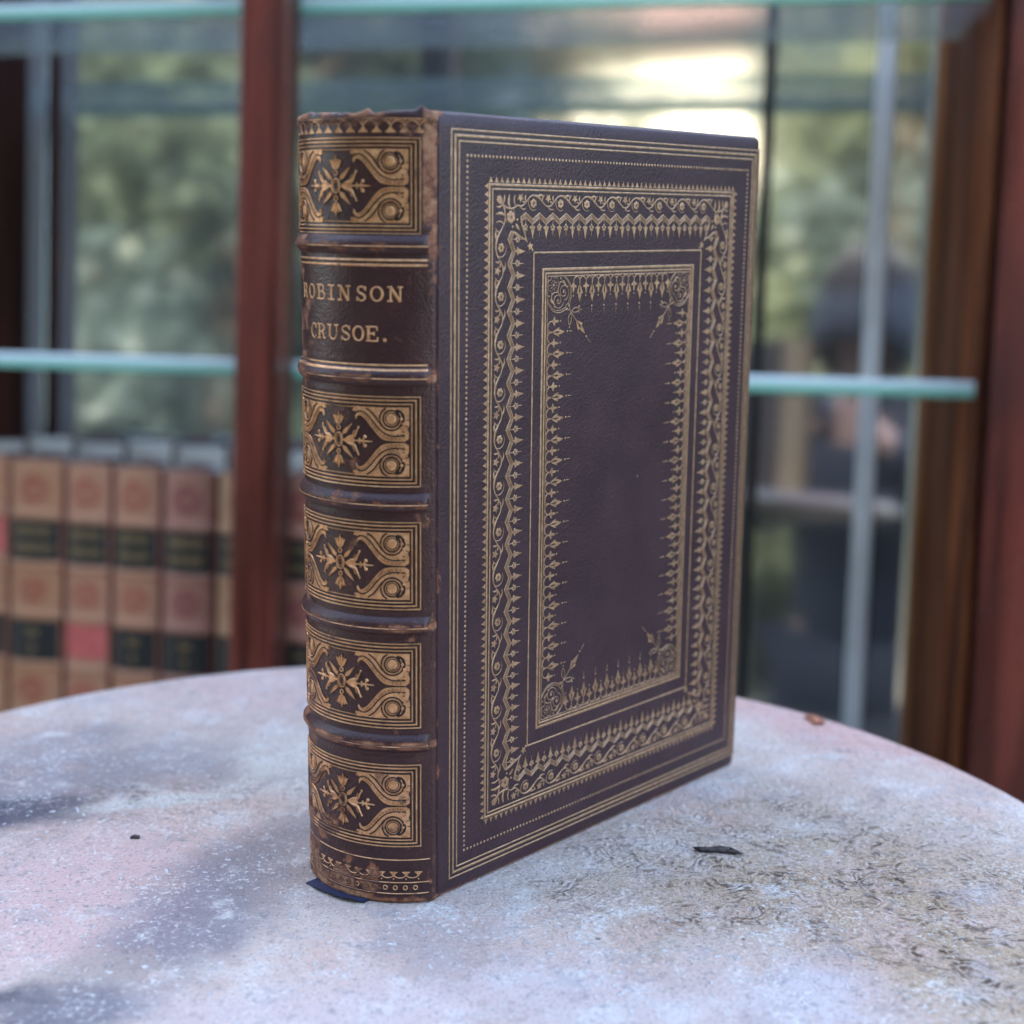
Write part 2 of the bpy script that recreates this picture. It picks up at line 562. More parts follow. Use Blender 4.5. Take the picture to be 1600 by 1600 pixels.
# --- spine tooling
S0 = 27.7
def spine_panel(zc):
    T = Tool(spine_map, 0.8, 1.0, spine_wear)
    T.xf = lambda x, y: (S0 - x, zc + y)
    T.amp = 3.6
    for hw, hh, w in ((23.3, 12.15, 0.42), (22.15, 11.2, 0.5), (21.0, 10.2, 0.42)):
        T.stroke([(-hw, -hh), (hw, -hh), (hw, hh), (-hw, hh)], w, True, 0.10, grow=0.5)
    # star in the middle
    def star():
        T.fill([(1.15 * cos(2 * pi * i / 20), 1.7 * sin(2 * pi * i / 20)) for i in range(20)], 0.03, 1)
        T.ring(0, 0, 1.25, 1.85, 0.42, 22, h=0.13)
        T.ring(0, 0, 0.78, 1.22, 0.20, 16, h=0.09, under=False)
        for sy in (1, -1):
            T.ring(0, 3.25 * sy, 0.55, 0.62, 0.34, 10, h=0.11)
            for sx in (1, -1):
                T.fill([(0.05 * sx, 4.1 * sy), (0.9 * sx, 4.6 * sy), (1.9 * sx, 6.6 * sy), (1.25 * sx, 6.3 * sy), (0.85 * sx, 6.9 * sy), (0.55 * sx, 5.7 * sy), (0.1 * sx, 5.0 * sy)], 0.06, edge=0.18)
            T.fill([(-0.45, 6.2 * sy), (0, 4.4 * sy), (0.45, 6.2 * sy), (0, 7.7 * sy)], 0.07, edge=0.16)
        for sx in (1, -1):
            for sy in (1, -1):
                T.fill([(1.35 * sx, 1.5 * sy), (2.6 * sx, 2.0 * sy), (4.5 * sx, 4.7 * sy), (2.0 * sx, 2.9 * sy)], 0.08, edge=0.2)
                T.dot(1.7 * sx, 2.2 * sy, 0.42)
                # curled arm
                T.stroke(cr([(2.5 * sx, 0.5 * sy, 0.7), (3.7 * sx, 0.9 * sy, 1.5), (4.9 * sx, 1.2 * sy, 1.5), (5.6 * sx, 2.3 * sy, 1.0), (6.3 * sx, 3.6 * sy, 0.7)]), 0.6, h=0.12)
                T.stroke(cr([(4.6 * sx, 1.5 * sy, 0.9), (4.9 * sx, 2.4 * sy, 0.8), (5.3 * sx, 2.9 * sy, 0.4)]), 0.4, h=0.1)
                T.dot(6.3 * sx, 3.7 * sy, 0.36)
                T.dot(8.2 * sx, 1.2 * sy, 0.55)
                T.stroke([(7.6 * sx, 0.2 * sy), (8.1 * sx, 1.2 * sy)], 0.5)
            T.fill([(1.4 * sx, 0), (2.6 * sx, 0.55), (4.4 * sx, 1.0), (5.4 * sx, 0.0), (4.4 * sx, -1.0), (2.6 * sx, -0.55)], 0.06, edge=0.2)
            T.stroke([(5.4 * sx, 0, 0.7), (7.6 * sx, 0, 1.3), (9.0 * sx, 0, 0.9), (10.4 * sx, 0, 0.5)], 0.62, h=0.12)
            T.dot(6.6 * sx, 0.55, 0.3); T.dot(6.6 * sx, -0.55, 0.3)
    star()
    base = T.xf
    for sx in (1, -1):
        for sy in (1, -1):
            T.xf = lambda x, y, sx=sx, sy=sy: base(sx * x, sy * y)
            low = cr([(5.6, 6.0), (6.1, 6.9), (7.0, 7.1), (8.4, 6.2), (10.0, 4.3), (12.0, 1.9), (13.6, 0.75), (15.5, 0.42), (17.6, 0.35), (19.3, 0.30)])
            # gold field of the corner
            region = [p[:2] for p in low] + [(20.2, 0.9), (20.3, 2.4), (19.9, 3.6), (20.35, 4.6), (20.35, 9.4), (7.4, 9.4), (5.2, 9.25), (5.5, 8.2), (6.6, 8.4), (7.2, 8.0), (5.9, 7.6), (5.3, 6.7)]
            T.fill(region, 0.035)
            T.stroke(low, 0.34, h=0.11)
            up = cr([(7.0, 8.2), (8.3, 7.7), (9.8, 6.4), (11.2, 4.6), (12.9, 2.9), (14.6, 1.95), (16.6, 1.6), (19.2, 1.75)])
            T.dark([(p[0], p[1] + 0.05) for p in up], 0.34, h=0.06)
            T.stroke([(p[0] - 0.18, p[1] - 0.28) for p in up], 0.26, h=0.10, under=False)
            # beads and ticks along the band
            mid = cr([(8.3, 6.9), (10.2, 5.1), (11.8, 3.3), (13.4, 1.9), (15.4, 1.12), (17.6, 1.0)], 4)
            for i, p in enumerate(mid):
                T.dot(p[0], p[1], 0.19, 6, 0.15, under=False)
                if i and i % 2 == 0:
                    q = mid[i - 1]; tx, ty = p[0] - q[0], p[1] - q[1]; l = hypot(tx, ty); tx, ty = tx / l, ty / l
                    T.dark([(p[0] - ty * 0.42 + tx * .2, p[1] + tx * 0.42 + ty * .2), (p[0] + ty * 0.42 + tx * .2, p[1] - tx * 0.42 + ty * .2)], 0.13, h=0.055)
            # scroll
            T.dark(spiral(15.6, 6.3, 3.2, 3.05, 120, 0.78), 0.42, h=0.062)
            T.stroke(spiral(15.6, 6.3, 2.72, 2.66, 110, 0.80), 0.34, h=0.13, under=False)
            T.dark(spiral(15.6, 6.3, 2.26, 2.16, 70, 0.90), 0.40, h=0.062)
            T.stroke(spiral(15.6, 6.3, 1.86, 1.80, 60, 0.92), 0.26, h=0.11, under=False)
            T.dark(spiral(15.6, 6.3, 1.58, 1.58, 0, 1.0), 0.2, h=0.062)
            T.dot(15.6, 6.35, 1.42, 16, 0.085, under=False)
            T.fill([(17.0, 8.9), (18.1, 8.6), (19.0, 7.6), (19.3, 6.2), (18.8, 4.7), (18.2, 4.3), (18.0, 5.4), (17.6, 6.6), (16.9, 7.6), (16.3, 8.3)], 0.060, 1)
            T.dot(18.3, 6.3, 0.55, 9, 0.16, under=False)
            T.dot(18.75, 5.0, 0.45, 8, 0.15, under=False)
            # leaf between the two scrolls on the top edge
            T.dark(cr([(8.7, 9.0), (10.4, 7.8), (11.9, 5.9), (12.9, 4.4)]), 0.40, h=0.062)
            T.dark(cr([(14.2, 9.2), (13.0, 8.3), (12.6, 6.9)]), 0.32, h=0.062)
            T.stroke(cr([(9.3, 9.1), (10.9, 7.9), (12.2, 6.2), (12.9, 5.3)]), 0.22, h=0.10, under=False)
            # scallop notches on the outer body
            for k in range(4):
                a = radians(-70 + k * 24)
                T.dark([(15.9 + 3.7 * cos(a), 5.9 + 3.9 * sin(a)), (15.9 + 4.5 * cos(a), 5.9 + 4.6 * sin(a))], 0.22, h=0.06)
            T.ring(18.6, 1.75, 0.75, 0.7, 0.2, 10, h=0.11, under=False)
            T.stroke(cr([(20.25, 9.3), (19.5, 8.9), (18.6, 9.1), (17.5, 9.35)]), 0.22, h=0.1, under=False)
    T.xf = base
    for sy in (1, -1):
        k = -4.8
        while k < 4.9:
            T.dot(k, 9.15 * sy, 0.24, 6, 0.1); k += 0.62
        for sx in (1, -1):
            T.fill([(4.9 * sx, 9.3 * sy), (6.3 * sx, 9.4 * sy), (6.6 * sx, 8.4 * sy), (5.5 * sx, 8.0 * sy)], 0.05, edge=0.16)
            T.dot(4.9 * sx, 8.4 * sy, 0.36)
    return T.build('gilt_panel', spine, [M_GOLDS, M_BURN])

for zc in (200.55, 133.4, 99.15, 64.95, 29.65): spine_panel(zc)

# --- friezes at head and tail, lines by the bands
T = Tool(spine_map, 0.7, 1.0, spine_wear)
T.amp = 1.5
def sline(z, w=0.42, s0=1.7, s1=52): T.stroke([(s0, z), (s1, z)], w, False, 0.10, grow=0.4)
sline(217.55, 0.3)
p = 3.68
for k in range(-1, 13):
    c = 4.6 + k * p
    if c > 1.5: T.fill([(c - 1.35, 214.15), (c + 1.35, 214.15), (c + 0.45, 215.0), (c, 215.75), (c - 0.45, 215.0)], 0.05, edge=0.2)
    T.stroke(arc(c + p / 2, 215.6, 1.75, 1.5, 12, 168, 8), 0.42, h=0.11)
    T.dot(c, 217.05, 0.28, 6)
T.build('gilt_frieze', spine, [M_GOLDS, M_BURN])
T = Tool(spine_map, 0.7, 1.0, spine_wear)
T.amp = 1.5
sline(13.3, 0.36); sline(6.42, 0.36, 2.0); sline(3.04, 0.36, 2.0)
for k in range(0, 14):
    c = 5.0 + k * 3.55
    T.fill([(c - 1.05, 9.65), (c + 1.05, 9.65), (c + 0.4, 9.0), (c, 8.35), (c - 0.4, 9.0)], 0.05, edge=0.2)
    T.stroke(arc(c + 1.775, 8.9, 1.7, 1.05, 195, 345, 8), 0.34, h=0.11)
    T.dot(c, 7.5, 0.26, 6)
for k in range(16):
    T.ring(5.9 + k * 2.88, 4.85, 0.58, 0.62, 0.32, 12)
T.build('gilt_frieze', spine, [M_GOLDS, M_BURN])
for zz in ((181.6, 180.25), (153.95, 152.75)):
    T = Tool(spine_map, 0.7, 1.0, lambda s, z: spine_wear(s, z) - (0.12 if s < 20 else 0.0))
    T.amp = 1.2
    for z in zz: sline(z, 0.62, 2.4)
    T.build('gilt_rule', spine, [M_GOLDS, M_BURN])
for b in BANDS:
    T = Tool(spine_map, 0.7, 1.0, lambda s, z: spine_wear(s, z) - (0.12 if s < 20 else 0.0))
    T.amp = 1.2
    sline(b - 0.45, 0.34, 2.4)
    T.build('gilt_rule', spine, [M_GOLDS, M_BURN])

# --- title lettering, cut as slab-serif strokes
T = Tool(spine_map, 0.6, 0.8, None)
T.amp = 1.3
THK, THN = 0.76, 0.42
def glyph(ch, s_left, s_right, z0, z1):
    w = s_left - s_right; hgt = z1 - z0
    T.xf = lambda x, y: (s_left - x * w, z0 + y * hgt)
    def L(pts, t=THK): T.stroke([(p[0], p[1]) for p in pts], t, False, 0.10, grow=0.22)
    # widths are absolute: undo the scaling by feeding already scaled points
    base = T.xf
    def st(pts, t=THK, closed=False):
        q = [(*base(p[0], p[1]), p[2] if len(p) > 2 else 1.0) for p in pts]
        T.xf = None
        T.stroke(q, t, closed, 0.10, grow=0.22)
        T.xf = base
    def serif(x, y, l=0.2): st([(x - l, y), (x + l, y)], THN)
    if ch == 'I':
        st([(.5, 0), (.5, 1)]); serif(.5, .04, .42); serif(.5, .96, .42)
    elif ch == 'N':
        st([(.2, 0), (.2, 1)], THN); st([(.17, 1), (.82, 0)], THK); st([(.82, 0), (.82, 1)], THN)
        serif(.16, .04, .18); serif(.12, .96, .14); serif(.82, .96, .18)
    elif ch == 'O':
        n = 24
        st([(.5 + .43 * cos(2 * pi * i / n), .5 + .46 * sin(2 * pi * i / n), 0.6 + 0.55 * abs(cos(2 * pi * i / n))) for i in range(n)], 0.58, True)
    elif ch == 'S':
        st(cr([(.84, .74, .7), (.66, .93, .7), (.42, .95, .7), (.2, .78, .9), (.3, .58, 1.1), (.62, .45, 1.2), (.82, .28, 1.0), (.66, .07, .7), (.38, .05, .7), (.14, .26, .7)]), 0.56)
        st([(.84, .70), (.84, .99)], THN); st([(.13, .02), (.13, .30)], THN)
    elif ch == 'B':
        st([(.24, 0), (.24, 1)]); serif(.2, .04, .2); serif(.2, .96, .2)
        st(cr([(.24, .96, .7), (.6, .96, .8), (.78, .76, 1.2), (.6, .54, .8), (.24, .53, .7)]), 0.5)
        st(cr([(.5, .53, .7), (.74, .48, .9), (.9, .28, 1.25), (.7, .05, .8), (.24, .04, .7)]), 0.5)
    elif ch == 'R':
        st([(.24, 0), (.24, 1)]); serif(.22, .04, .2); serif(.2, .96, .2)
        st(cr([(.24, .96, .7), (.6, .96, .8), (.8, .74, 1.2), (.6, .51, .8), (.24, .5, .7)]), 0.5)
        st(cr([(.5, .5, .7), (.68, .36, 1.1), (.76, .1, 1.1), (.95, .05, .6)]), 0.52)
    elif ch == 'C':
        st(cr([(.86, .72, .7), (.68, .93, .7), (.42, .94, .8), (.17, .7, 1.1), (.13, .5, 1.2), (.17, .3, 1.1), (.42, .06, .8), (.7, .07, .7), (.9, .26, .6)]), 0.56)
        st([(.87, .66), (.87, .99)], THN)
    elif ch == 'U':
        st(cr([(.22, .96, 1.1), (.22, .4, 1.1), (.3, .14, 1.0), (.5, .04, .8), (.7, .14, .7), (.8, .4, .6), (.8, .96, .6)]), 0.58)
        serif(.2, .96, .2); serif(.8, .96, .18)
    elif ch == 'E':
        st([(.26, 0), (.26, 1)])
        st([(.08, .04), (.88, .04)], THN); st([(.08, .96), (.84, .96)], THN); st([(.26, .52), (.62, .52)], THN)
        st([(.86, .04), (.88, .3)], THN); st([(.83, .96), (.83, .72)], THN); st([(.62, .4), (.62, .64)], THN)
    elif ch == '.':
        T.xf = None
        T.dot(s_left - w * .5, z0 + 0.45, 0.52, 10)
    T.xf = None
for ch, a, b in (('R', 45.6, 41.6), ('O', 40.6, 37.2), ('B', 36.0, 32.2), ('I', 31.4, 28.5), ('N', 27.4, 23.4), ('S', 21.9, 18.5), ('O', 17.7, 14.1), ('N', 13.0, 8.9)):
    glyph(ch, a, b, 170.75, 174.75)
for ch, a, b in (('C', 39.9, 36.3), ('R', 36.0, 32.1), ('U', 31.5, 27.4), ('S', 26.9, 23.3), ('O', 22.9, 19.5), ('E', 19.3, 15.2), ('.', 14.6, 13.0)):
    glyph(ch, a, b, 160.2, 164.25)
T.build('title_lettering', spine, [M_GOLDS, M_BURN])

# --- front cover tooling (x = mm from the joint, y = mm up)
def cover_map(u, v, h): return (u * MM, (0.10 * noise.noise((u * 0.018, v * 0.018, 4.0)) - h - 0.012) * MM, v * MM)
def rect(T, x0, x1, y0, y1, w, **k): T.stroke([(x0, y0), (x1, y0), (x1, y1), (x0, y1)], w, True, **k)

T = Tool(cover_map, 6.0)
x0, x1, y0, y1 = 5.35, 148.87, 4.72, 215.46
for d, w in ((0, 0.5), (1.5, 0.72), (2.95, 0.5)):
    rect(T, x0 + d, x1 - d, y0 + d, y1 - d, w, h=0.09, grow=0.55)
x0, x1, y0, y1 = 11.36, 143.16, 11.71, 208.92
def dotline(ax, ay, bx, by, pitch, r):
    L = hypot(bx - ax, by - ay); n = int(round(L / pitch))
    for i in range(n): T.dot(ax + (bx - ax) * i / n, ay + (by - ay) * i / n, r, 7)
for q in (((x0, y0), (x1, y0)), ((x1, y0), (x1, y1)), ((x1, y1), (x0, y1)), ((x0, y1), (x0, y0))):
    dotline(*q[0], *q[1], 1.44, 0.44)
T.build('gilt_fillet_frame', cover, [M_GOLD, M_BURN])

T = Tool(cover_map, 6.0)
X0, X1, Y0, Y1 = 20.06, 135.28, 19.12, 201.58
rect(T, X0, X1, Y0, Y1, 0.72, h=0.09, grow=0.5)
rect(T, X0 + 1.15, X1 - 1.15, Y0 + 1.15, Y1 - 1.15, 0.5, h=0.09, grow=0.5)
rect(T, 38.3, 118.56, 36.64, 183.19, 0.55, h=0.09, grow=0.5)
LX, LY = X1 - X0, Y1 - Y0
SIDES = [(lambda t, y: (X0 + t, Y1 - y), LX), (lambda t, y: (X0 + t, Y0 + y), LX),
         (lambda t, y: (X0 + y, Y0 + t), LY), (lambda t, y: (X1 - y, Y0 + t), LY)]

def flower(x, y, r):
    for k in range(6):
        a = 2 * pi * k / 6 + 0.4
        T.dot(x + 0.62 * r * cos(a), y + 0.62 * r * sin(a), 0.45 * r, 7, 0.075)
    T.fill([(x + 0.55 * r * cos(2 * pi * k / 8), y + 0.55 * r * sin(2 * pi * k / 8)) for k in range(8)], 0.078)
    T.ribbon([(x + 0.2 * r * cos(2 * pi * k / 6), y + 0.2 * r * sin(2 * pi * k / 6)) for k in range(6)], 0.22, [(-.5, .1), (.5, .1)], True, 1)
def starleaf(x, y, r, a0=90):
    pts = []
    for k in range(10):
        a = radians(a0 + 36 * k); rr = r if k % 2 == 0 else r * 0.5
        pts.append((x + rr * cos(a), y + rr * sin(a)))
    T.fill(pts, 0.06, edge=0.14)

for si, (fn, L) in enumerate(SIDES):
    T.xf = fn
    # saw teeth outside the line
    n = int(round((L + 2.0) / 2.2)); pt = (L + 1.4) / n
    for i in range(n):
        c = -0.7 + (i + .5) * pt
        T.fill([(c - 0.86, -0.62), (c - 0.42, -1.25), (c, -2.25), (c + 0.42, -1.25), (c + 0.86, -0.62)], 0.05)
    T.ribbon([(-1.2, -0.70), (L + 1.2, -0.70)], 0.3, [(-.5, .02), (.5, .02)], False, 1)
    # zigzag
    P = 5.75 if si < 2 else 6.55
    st = 14.6
    N = int(round((L - 2 * st) / P)); P = (L - 2 * st) / N
    zz = [(12.4, 8.7)]
    for k in range(N + 1):
        t = st + k * P
        zz.append((t, 7.45))
        if k < N: zz.append((t + P / 2, 9.25))
    zz.append((L - 12.4, 8.7))
    for dy, w in ((0, 0.5), (0.62, 0.3), (1.22, 0.42)):
        T.stroke([(x, y + dy) for x, y in zz], w, h=0.12, grow=0.3)
    for k in range(N + 1):
        t = st + k * P
        # flower cross under each outer tip
        T.stroke([(t, 8.9), (t, 10.7)], 0.22)
        for dx, dy in ((0, 10.7), (-0.62, 11.25), (0.62, 11.25), (0, 11.8)): T.dot(t + dx, dy, 0.42, 7)
        T.dot(t - 0.5, 12.0, 0.3, 6); T.dot(t + 0.5, 12.0, 0.3, 6)
        T.stroke([(t, 11.8, 1), (t, 13.9, 0.5)], 0.34)
        if k < N:
            c = t + P / 2
            T.dot(c - 0.75, 11.45, 0.4, 7); T.dot(c + 0.75, 11.45, 0.4, 7)
            T.fill([(c, 10.55), (c + 0.5, 11.2), (c + 0.62, 12.2), (c + 0.25, 13.4), (c, 14.7), (c - 0.25, 13.4), (c - 0.62, 12.2), (c - 0.5, 11.2)], 0.07, edge=0.16)
    # running scroll of flowers and leaves
    U0 = 2 * P; a0 = 11.2
    nu = int(round((L - 2 * a0) / U0)); U = (L - 2 * a0) / nu
    for k in range(nu):
        o = a0 + k * U
        g = lambda f, y: (o + f * U, y)
        T.stroke(cr([(*g(0, 5.3), .8), (*g(.14, 5.6), 1.0), (*g(.28, 4.6), .8), (*g(.40, 3.3), .8), (*g(.54, 2.6), 1.0), (*g(.72, 2.9), 1.5), (*g(.86, 4.0), 1.1), (*g(1.0, 5.3), .7)]), 0.52, h=0.1)
        T.stroke(cr([(*g(.40, 3.3), .8), (*g(.38, 4.8), .9), (*g(.45, 6.2), .8), (*g(.56, 6.7), .6), (*g(.66, 6.3), .4)]), 0.36, h=0.1)
        flower(*g(.57, 4.75), 1.25)
        starleaf(*g(.10, 3.25), 1.25)
        T.stroke(cr([(*g(.30, 4.5), .5), (*g(.27, 3.3), 1.1), (*g(.29, 2.4), .5)]), 0.5)
        T.stroke(cr([(*g(.30, 4.5), .5), (*g(.21, 4.4), 1.2), (*g(.16, 4.2), .4)]), 0.42)
        T.stroke(cr([(*g(.72, 2.8), .7), (*g(.82, 2.5), 1.3), (*g(.93, 2.6), .4)]), 0.55)
        T.stroke(cr([(*g(.88, 4.1), .6), (*g(.90, 3.2), 1.1), (*g(.97, 2.3), .4)]), 0.4)
        T.stroke(cr([(*g(.06, 5.5), .6), (*g(.18, 6.4), 1.1), (*g(.30, 6.3), .4)]), 0.42)
# corners of the scroll border
CORN = [lambda x, y: (X0 + x, Y1 - y), lambda x, y: (X1 - x, Y1 - y), lambda x, y: (X0 + x, Y0 + y), lambda x, y: (X1 - x, Y0 + y)]
for fn in CORN:
    T.xf = fn
    for d, w in ((0, 0.5), (0.62, 0.3), (1.2, 0.42)):
        T.stroke([(12.4 + 0.3 * d, 8.7 + d * 0.9), (12.9, 9.6 + d), (14.8 + d * 0.5, 14.8 + d * 0.5), (9.6 + d, 12.9), (8.7 + d * 0.9, 12.4 + 0.3 * d)], w, h=0.12, grow=0.3)
    starleaf(16.6, 16.6, 1.2, 45); T.dot(17.6, 17.6, 0.4)
    flower(8.6, 8.6, 1.7)
    petal(T, 10.3, 10.3, 45, 2.6, 0.9); T.dot(11.2, 9.3, 0.4); T.dot(9.3, 11.2, 0.4)
    petal(T, 5.0, 5.0, 225, 2.9, 2.0); petal(T, 4.6, 4.6, 200, 2.2, 1.0); petal(T, 4.6, 4.6, 250, 2.2, 1.0)
    for q in (0, 1):
        sw = (lambda p: p) if q == 0 else (lambda p: (p[1], p[0], *p[2:]))
        T.stroke(cr([sw(p) for p in ((4.6, 4.8, .6), (6.0, 5.6, 1.0), (8.0, 6.3, 1.0), (10.0, 6.0, .9), (11.2, 5.3, .7))]), 0.5)
        T.stroke(cr([sw(p) for p in ((5.2, 5.2, .6), (5.9, 3.9, 1.1), (5.8, 2.6, .6))]), 0.55)
        T.stroke(cr([sw(p) for p in ((8.2, 6.2, .6), (7.6, 4.6, 1.2), (7.9, 2.5, .6))]), 0.7)
        T.stroke(cr([sw(p) for p in ((10.4, 5.8, .6), (9.8, 4.2, 1.0), (10.1, 2.6, .5))]), 0.55)
        T.stroke(cr([sw(p) for p in ((6.2, 5.7, .7), (6.0, 8.0, .9), (7.0, 10.2, .6))]), 0.32)
T.xf = None
T.build('gilt_scroll_border', cover, [M_GOLD, M_BURN])

T = Tool(cover_map, 6.0)
X0, X1, Y0, Y1 = 42.04, 114.86, 40.99, 178.77
rect(T, X0 + 0.35, X1 - 0.35, Y0 + 0.35, Y1 - 0.35, 0.85, h=0.08, grow=0.4)
rect(T, X0 + 1.5, X1 - 1.5, Y0 + 1.5, Y1 - 1.5, 0.62, h=0.08, grow=0.3)
rect(T, X0 + 2.3, X1 - 2.3, Y0 + 2.3, Y1 - 2.3, 0.26, h=0.08, grow=0.2)
LX, LY = X1 - X0, Y1 - Y0
for si, (fn, L) in enumerate([(lambda t, y: (X0 + t, Y1 - y), LX), (lambda t, y: (X0 + t, Y0 + y), LX),
                              (lambda t, y: (X0 + y, Y0 + t), LY), (lambda t, y: (X1 - y, Y0 + t), LY)]):
    T.xf = fn
    N, st = (8, 13.6) if si < 2 else (17, 15.2)
    P = (L - 2 * st) / N
    for k in range(N + 1):
        t = st + k * P
        # short trefoil drop
        T.stroke([(t, 3.6), (t, 4.6)], 0.26)
        T.fill([(t, 4.0), (t + 0.5, 4.9), (t + 1.35, 5.3), (t + 1.1, 5.75), (t + 0.42, 5.6), (t + 0.3, 6.8), (t, 7.5), (t - 0.3, 6.8), (t - 0.42, 5.6), (t - 1.1, 5.75), (t - 1.35, 5.3), (t - 0.5, 4.9)], 0.07, edge=0.14)
        T.dot(t, 8.2, 0.3, 6)
        if k < N:
            c = t + P / 2
            for sx in (-1, 1):
                # lace arches, two interlaced rows
                T.stroke(arc(c + sx * P / 4, 4.25, P / 4, 1.75, 185, 355, 10), 0.34, h=0.14, grow=0.25)
            T.stroke(arc(c, 3.9, P / 2.05, 1.45, 190, 350, 10), 0.2, h=0.12, grow=0.15)
            T.dot(c, 3.0, 0.25, 6)
            # long pendant with an open heart
            T.dot(c, 4.3, 0.3, 6)
            for sx in (-1, 1):
                T.fill([(c, 4.6), (c + sx * 0.6, 5.6), (c + sx * 1.05, 6.7), (c + sx * 1.35, 7.6), (c + sx * 0.75, 7.3), (c + sx * 0.62, 8.2), (c + sx * 0.28, 9.3), (c, 10.2), (c, 7.9), (c + sx * 0.36, 7.0), (c + sx * 0.22, 6.0)], 0.09, edge=0.14)
            T.dot(c, 11.3, 0.36, 7)
            T.stroke([(c, 12.0, 1), (c, 13.5, 0.4)], 0.3)
for fn in (lambda x, y: (X0 + x, Y1 - y), lambda x, y: (X1 - x, Y1 - y), lambda x, y: (X0 + x, Y0 + y), lambda x, y: (X1 - x, Y0 + y)):
    T.xf = fn
    # medallion ring
    for o, w in ((0, 0.24), (0.62, 0.3)):
        T.stroke(cr([(9.2 + o, 2.4), (11.6 + o * 0.9, 4.6), (12.2 + o, 7.6), (11.3 + o, 10.4 + o * .3)]), w, h=0.11)
        T.stroke(cr([(2.4, 9.2 + o), (4.6, 11.6 + o * 0.9), (7.6, 12.2 + o), (10.4 + o * .3, 11.3 + o)]), w, h=0.11)
    T.dot(11.9, 11.0, 0.42); T.dot(11.0, 11.9, 0.42)
    # flower with rays
    n = 10
    T.stroke([(4.9 + 2.35 * (1 + .14 * cos(7 * 2 * pi * i / 28)) * cos(2 * pi * i / 28), 4.9 + 2.35 * (1 + .14 * cos(7 * 2 * pi * i / 28)) * sin(2 * pi * i / 28)) for i in range(28)], 0.2, True, h=0.09, grow=0.12)
    for k in range(n):
        a = 2 * pi * k / n
        T.stroke([(4.9 + 0.7 * cos(a), 4.9 + 0.7 * sin(a), 0.6), (4.9 + 1.5 * cos(a), 4.9 + 1.5 * sin(a), 1.2)], 0.24, grow=0.1)
    T.dot(4.9, 4.9, 0.45)
    T.stroke(cr([(6.3, 6.3, .8), (7.2, 7.3, 1), (8.0, 8.1, 1)]), 0.3)
    for q in (0, 1):
        sw = (lambda p: p) if q == 0 else (lambda p: (p[1], p[0], *p[2:]))
        T.stroke([sw(p) for p in spiral(9.3, 6.9, 2.5, 0.35, 80, -1.6, 30)], 0.26, h=0.11, grow=0.15)
        T.dot(*sw((9.3, 6.9)), 0.36)
        T.stroke(cr([sw(p) for p in ((6.9, 6.6, .6), (7.1, 4.8, .9), (8.2, 3.9, .9), (9.6, 4.6, .4))]), 0.34)
        T.fill([sw(p) for p in ((8.4, 3.6), (9.4, 3.5), (10.3, 4.7), (10.6, 5.6), (9.5, 4.9))], 0.08)
        T.dot(*sw((8.0, 3.0)), 0.3)
        T.dot(*sw((11.1, 5.4)), 0.28)
        # side leaves of the diagonal spray
        T.stroke([sw(p) for p in cr([(13.0, 12.6), (14.0, 11.8), (15.4, 11.6), (16.5, 12.2), (15.4, 12.9), (14.0, 12.9), (13.0, 12.6)])], 0.28, h=0.11)
        T.dot(*sw((17.2, 12.2)), 0.28)
    T.ring(11.3, 11.3, 0.95, 0.95, 0.26, 12)
    T.stroke([(12.0, 12.0), (15.2, 15.4)], 0.3)
    for sx in (1, -1):
        r2 = lambda a, b: (15.0 + (a - sx * b) * 0.7071, 15.2 + (a + sx * b) * 0.7071)
        T.fill([r2(0, 0), r2(1.4, .7), r2(2.9, 1.5), r2(3.0, .75), r2(4.4, .5), r2(6.0, 0.02), r2(3.4, 0.02), r2(2.6, .4), r2(1.4, .2)], 0.09, edge=0.14)
    T.dot(20.0, 20.3, 0.36); T.stroke([(20.6, 20.9, 1), (21.9, 22.3, .4)], 0.3)
T.xf = None
T.build('gilt_panel_border', cover, [M_GOLD, M_BURN])

# --- ribbon marker showing under the tail of the spine (world points turned into book space)
def w2b(x, y): return (x * ca + y * sa, -x * sa + y * ca)
V, F = [], []
edge = [(-0.0388, 0.0096), (-0.0358, 0.0060), (-0.0318, 0.0022), (-0.0280, -0.0008), (-0.0242, -0.0029), (-0.0205, -0.0026)]
nb = 5
for i, (x, y) in enumerate(edge):
    for k in range(nb):
        q = k / (nb - 1)
        ox, oy = 0.011 * q, 0.012 * q
        zz = 0.0004 + 0.0009 * sin(pi * i / (len(edge) - 1)) * (1 - q) ** 2 + (0.0008 if i == 4 and k == 0 else 0)
        u, t = w2b(x + ox, y + oy)
        V.append((u, t, zz)); 
n1 = len(V)
for v in list(V): V.append((v[0], v[1], v[2] - 0.0003))
for i in range(len(edge) - 1):
    for k in range(nb - 1):
        a = i * nb + k
        F.append((a, a + 1, a + nb + 1, a + nb)); F.append((n1 + a, n1 + a + nb, n1 + a + nb + 1, n1 + a + 1))
    a = i * nb
    F.append((a, a + nb, n1 + a + nb, n1 + a))
mk('ribbon_marker', V, F, M_RIBBON, book)

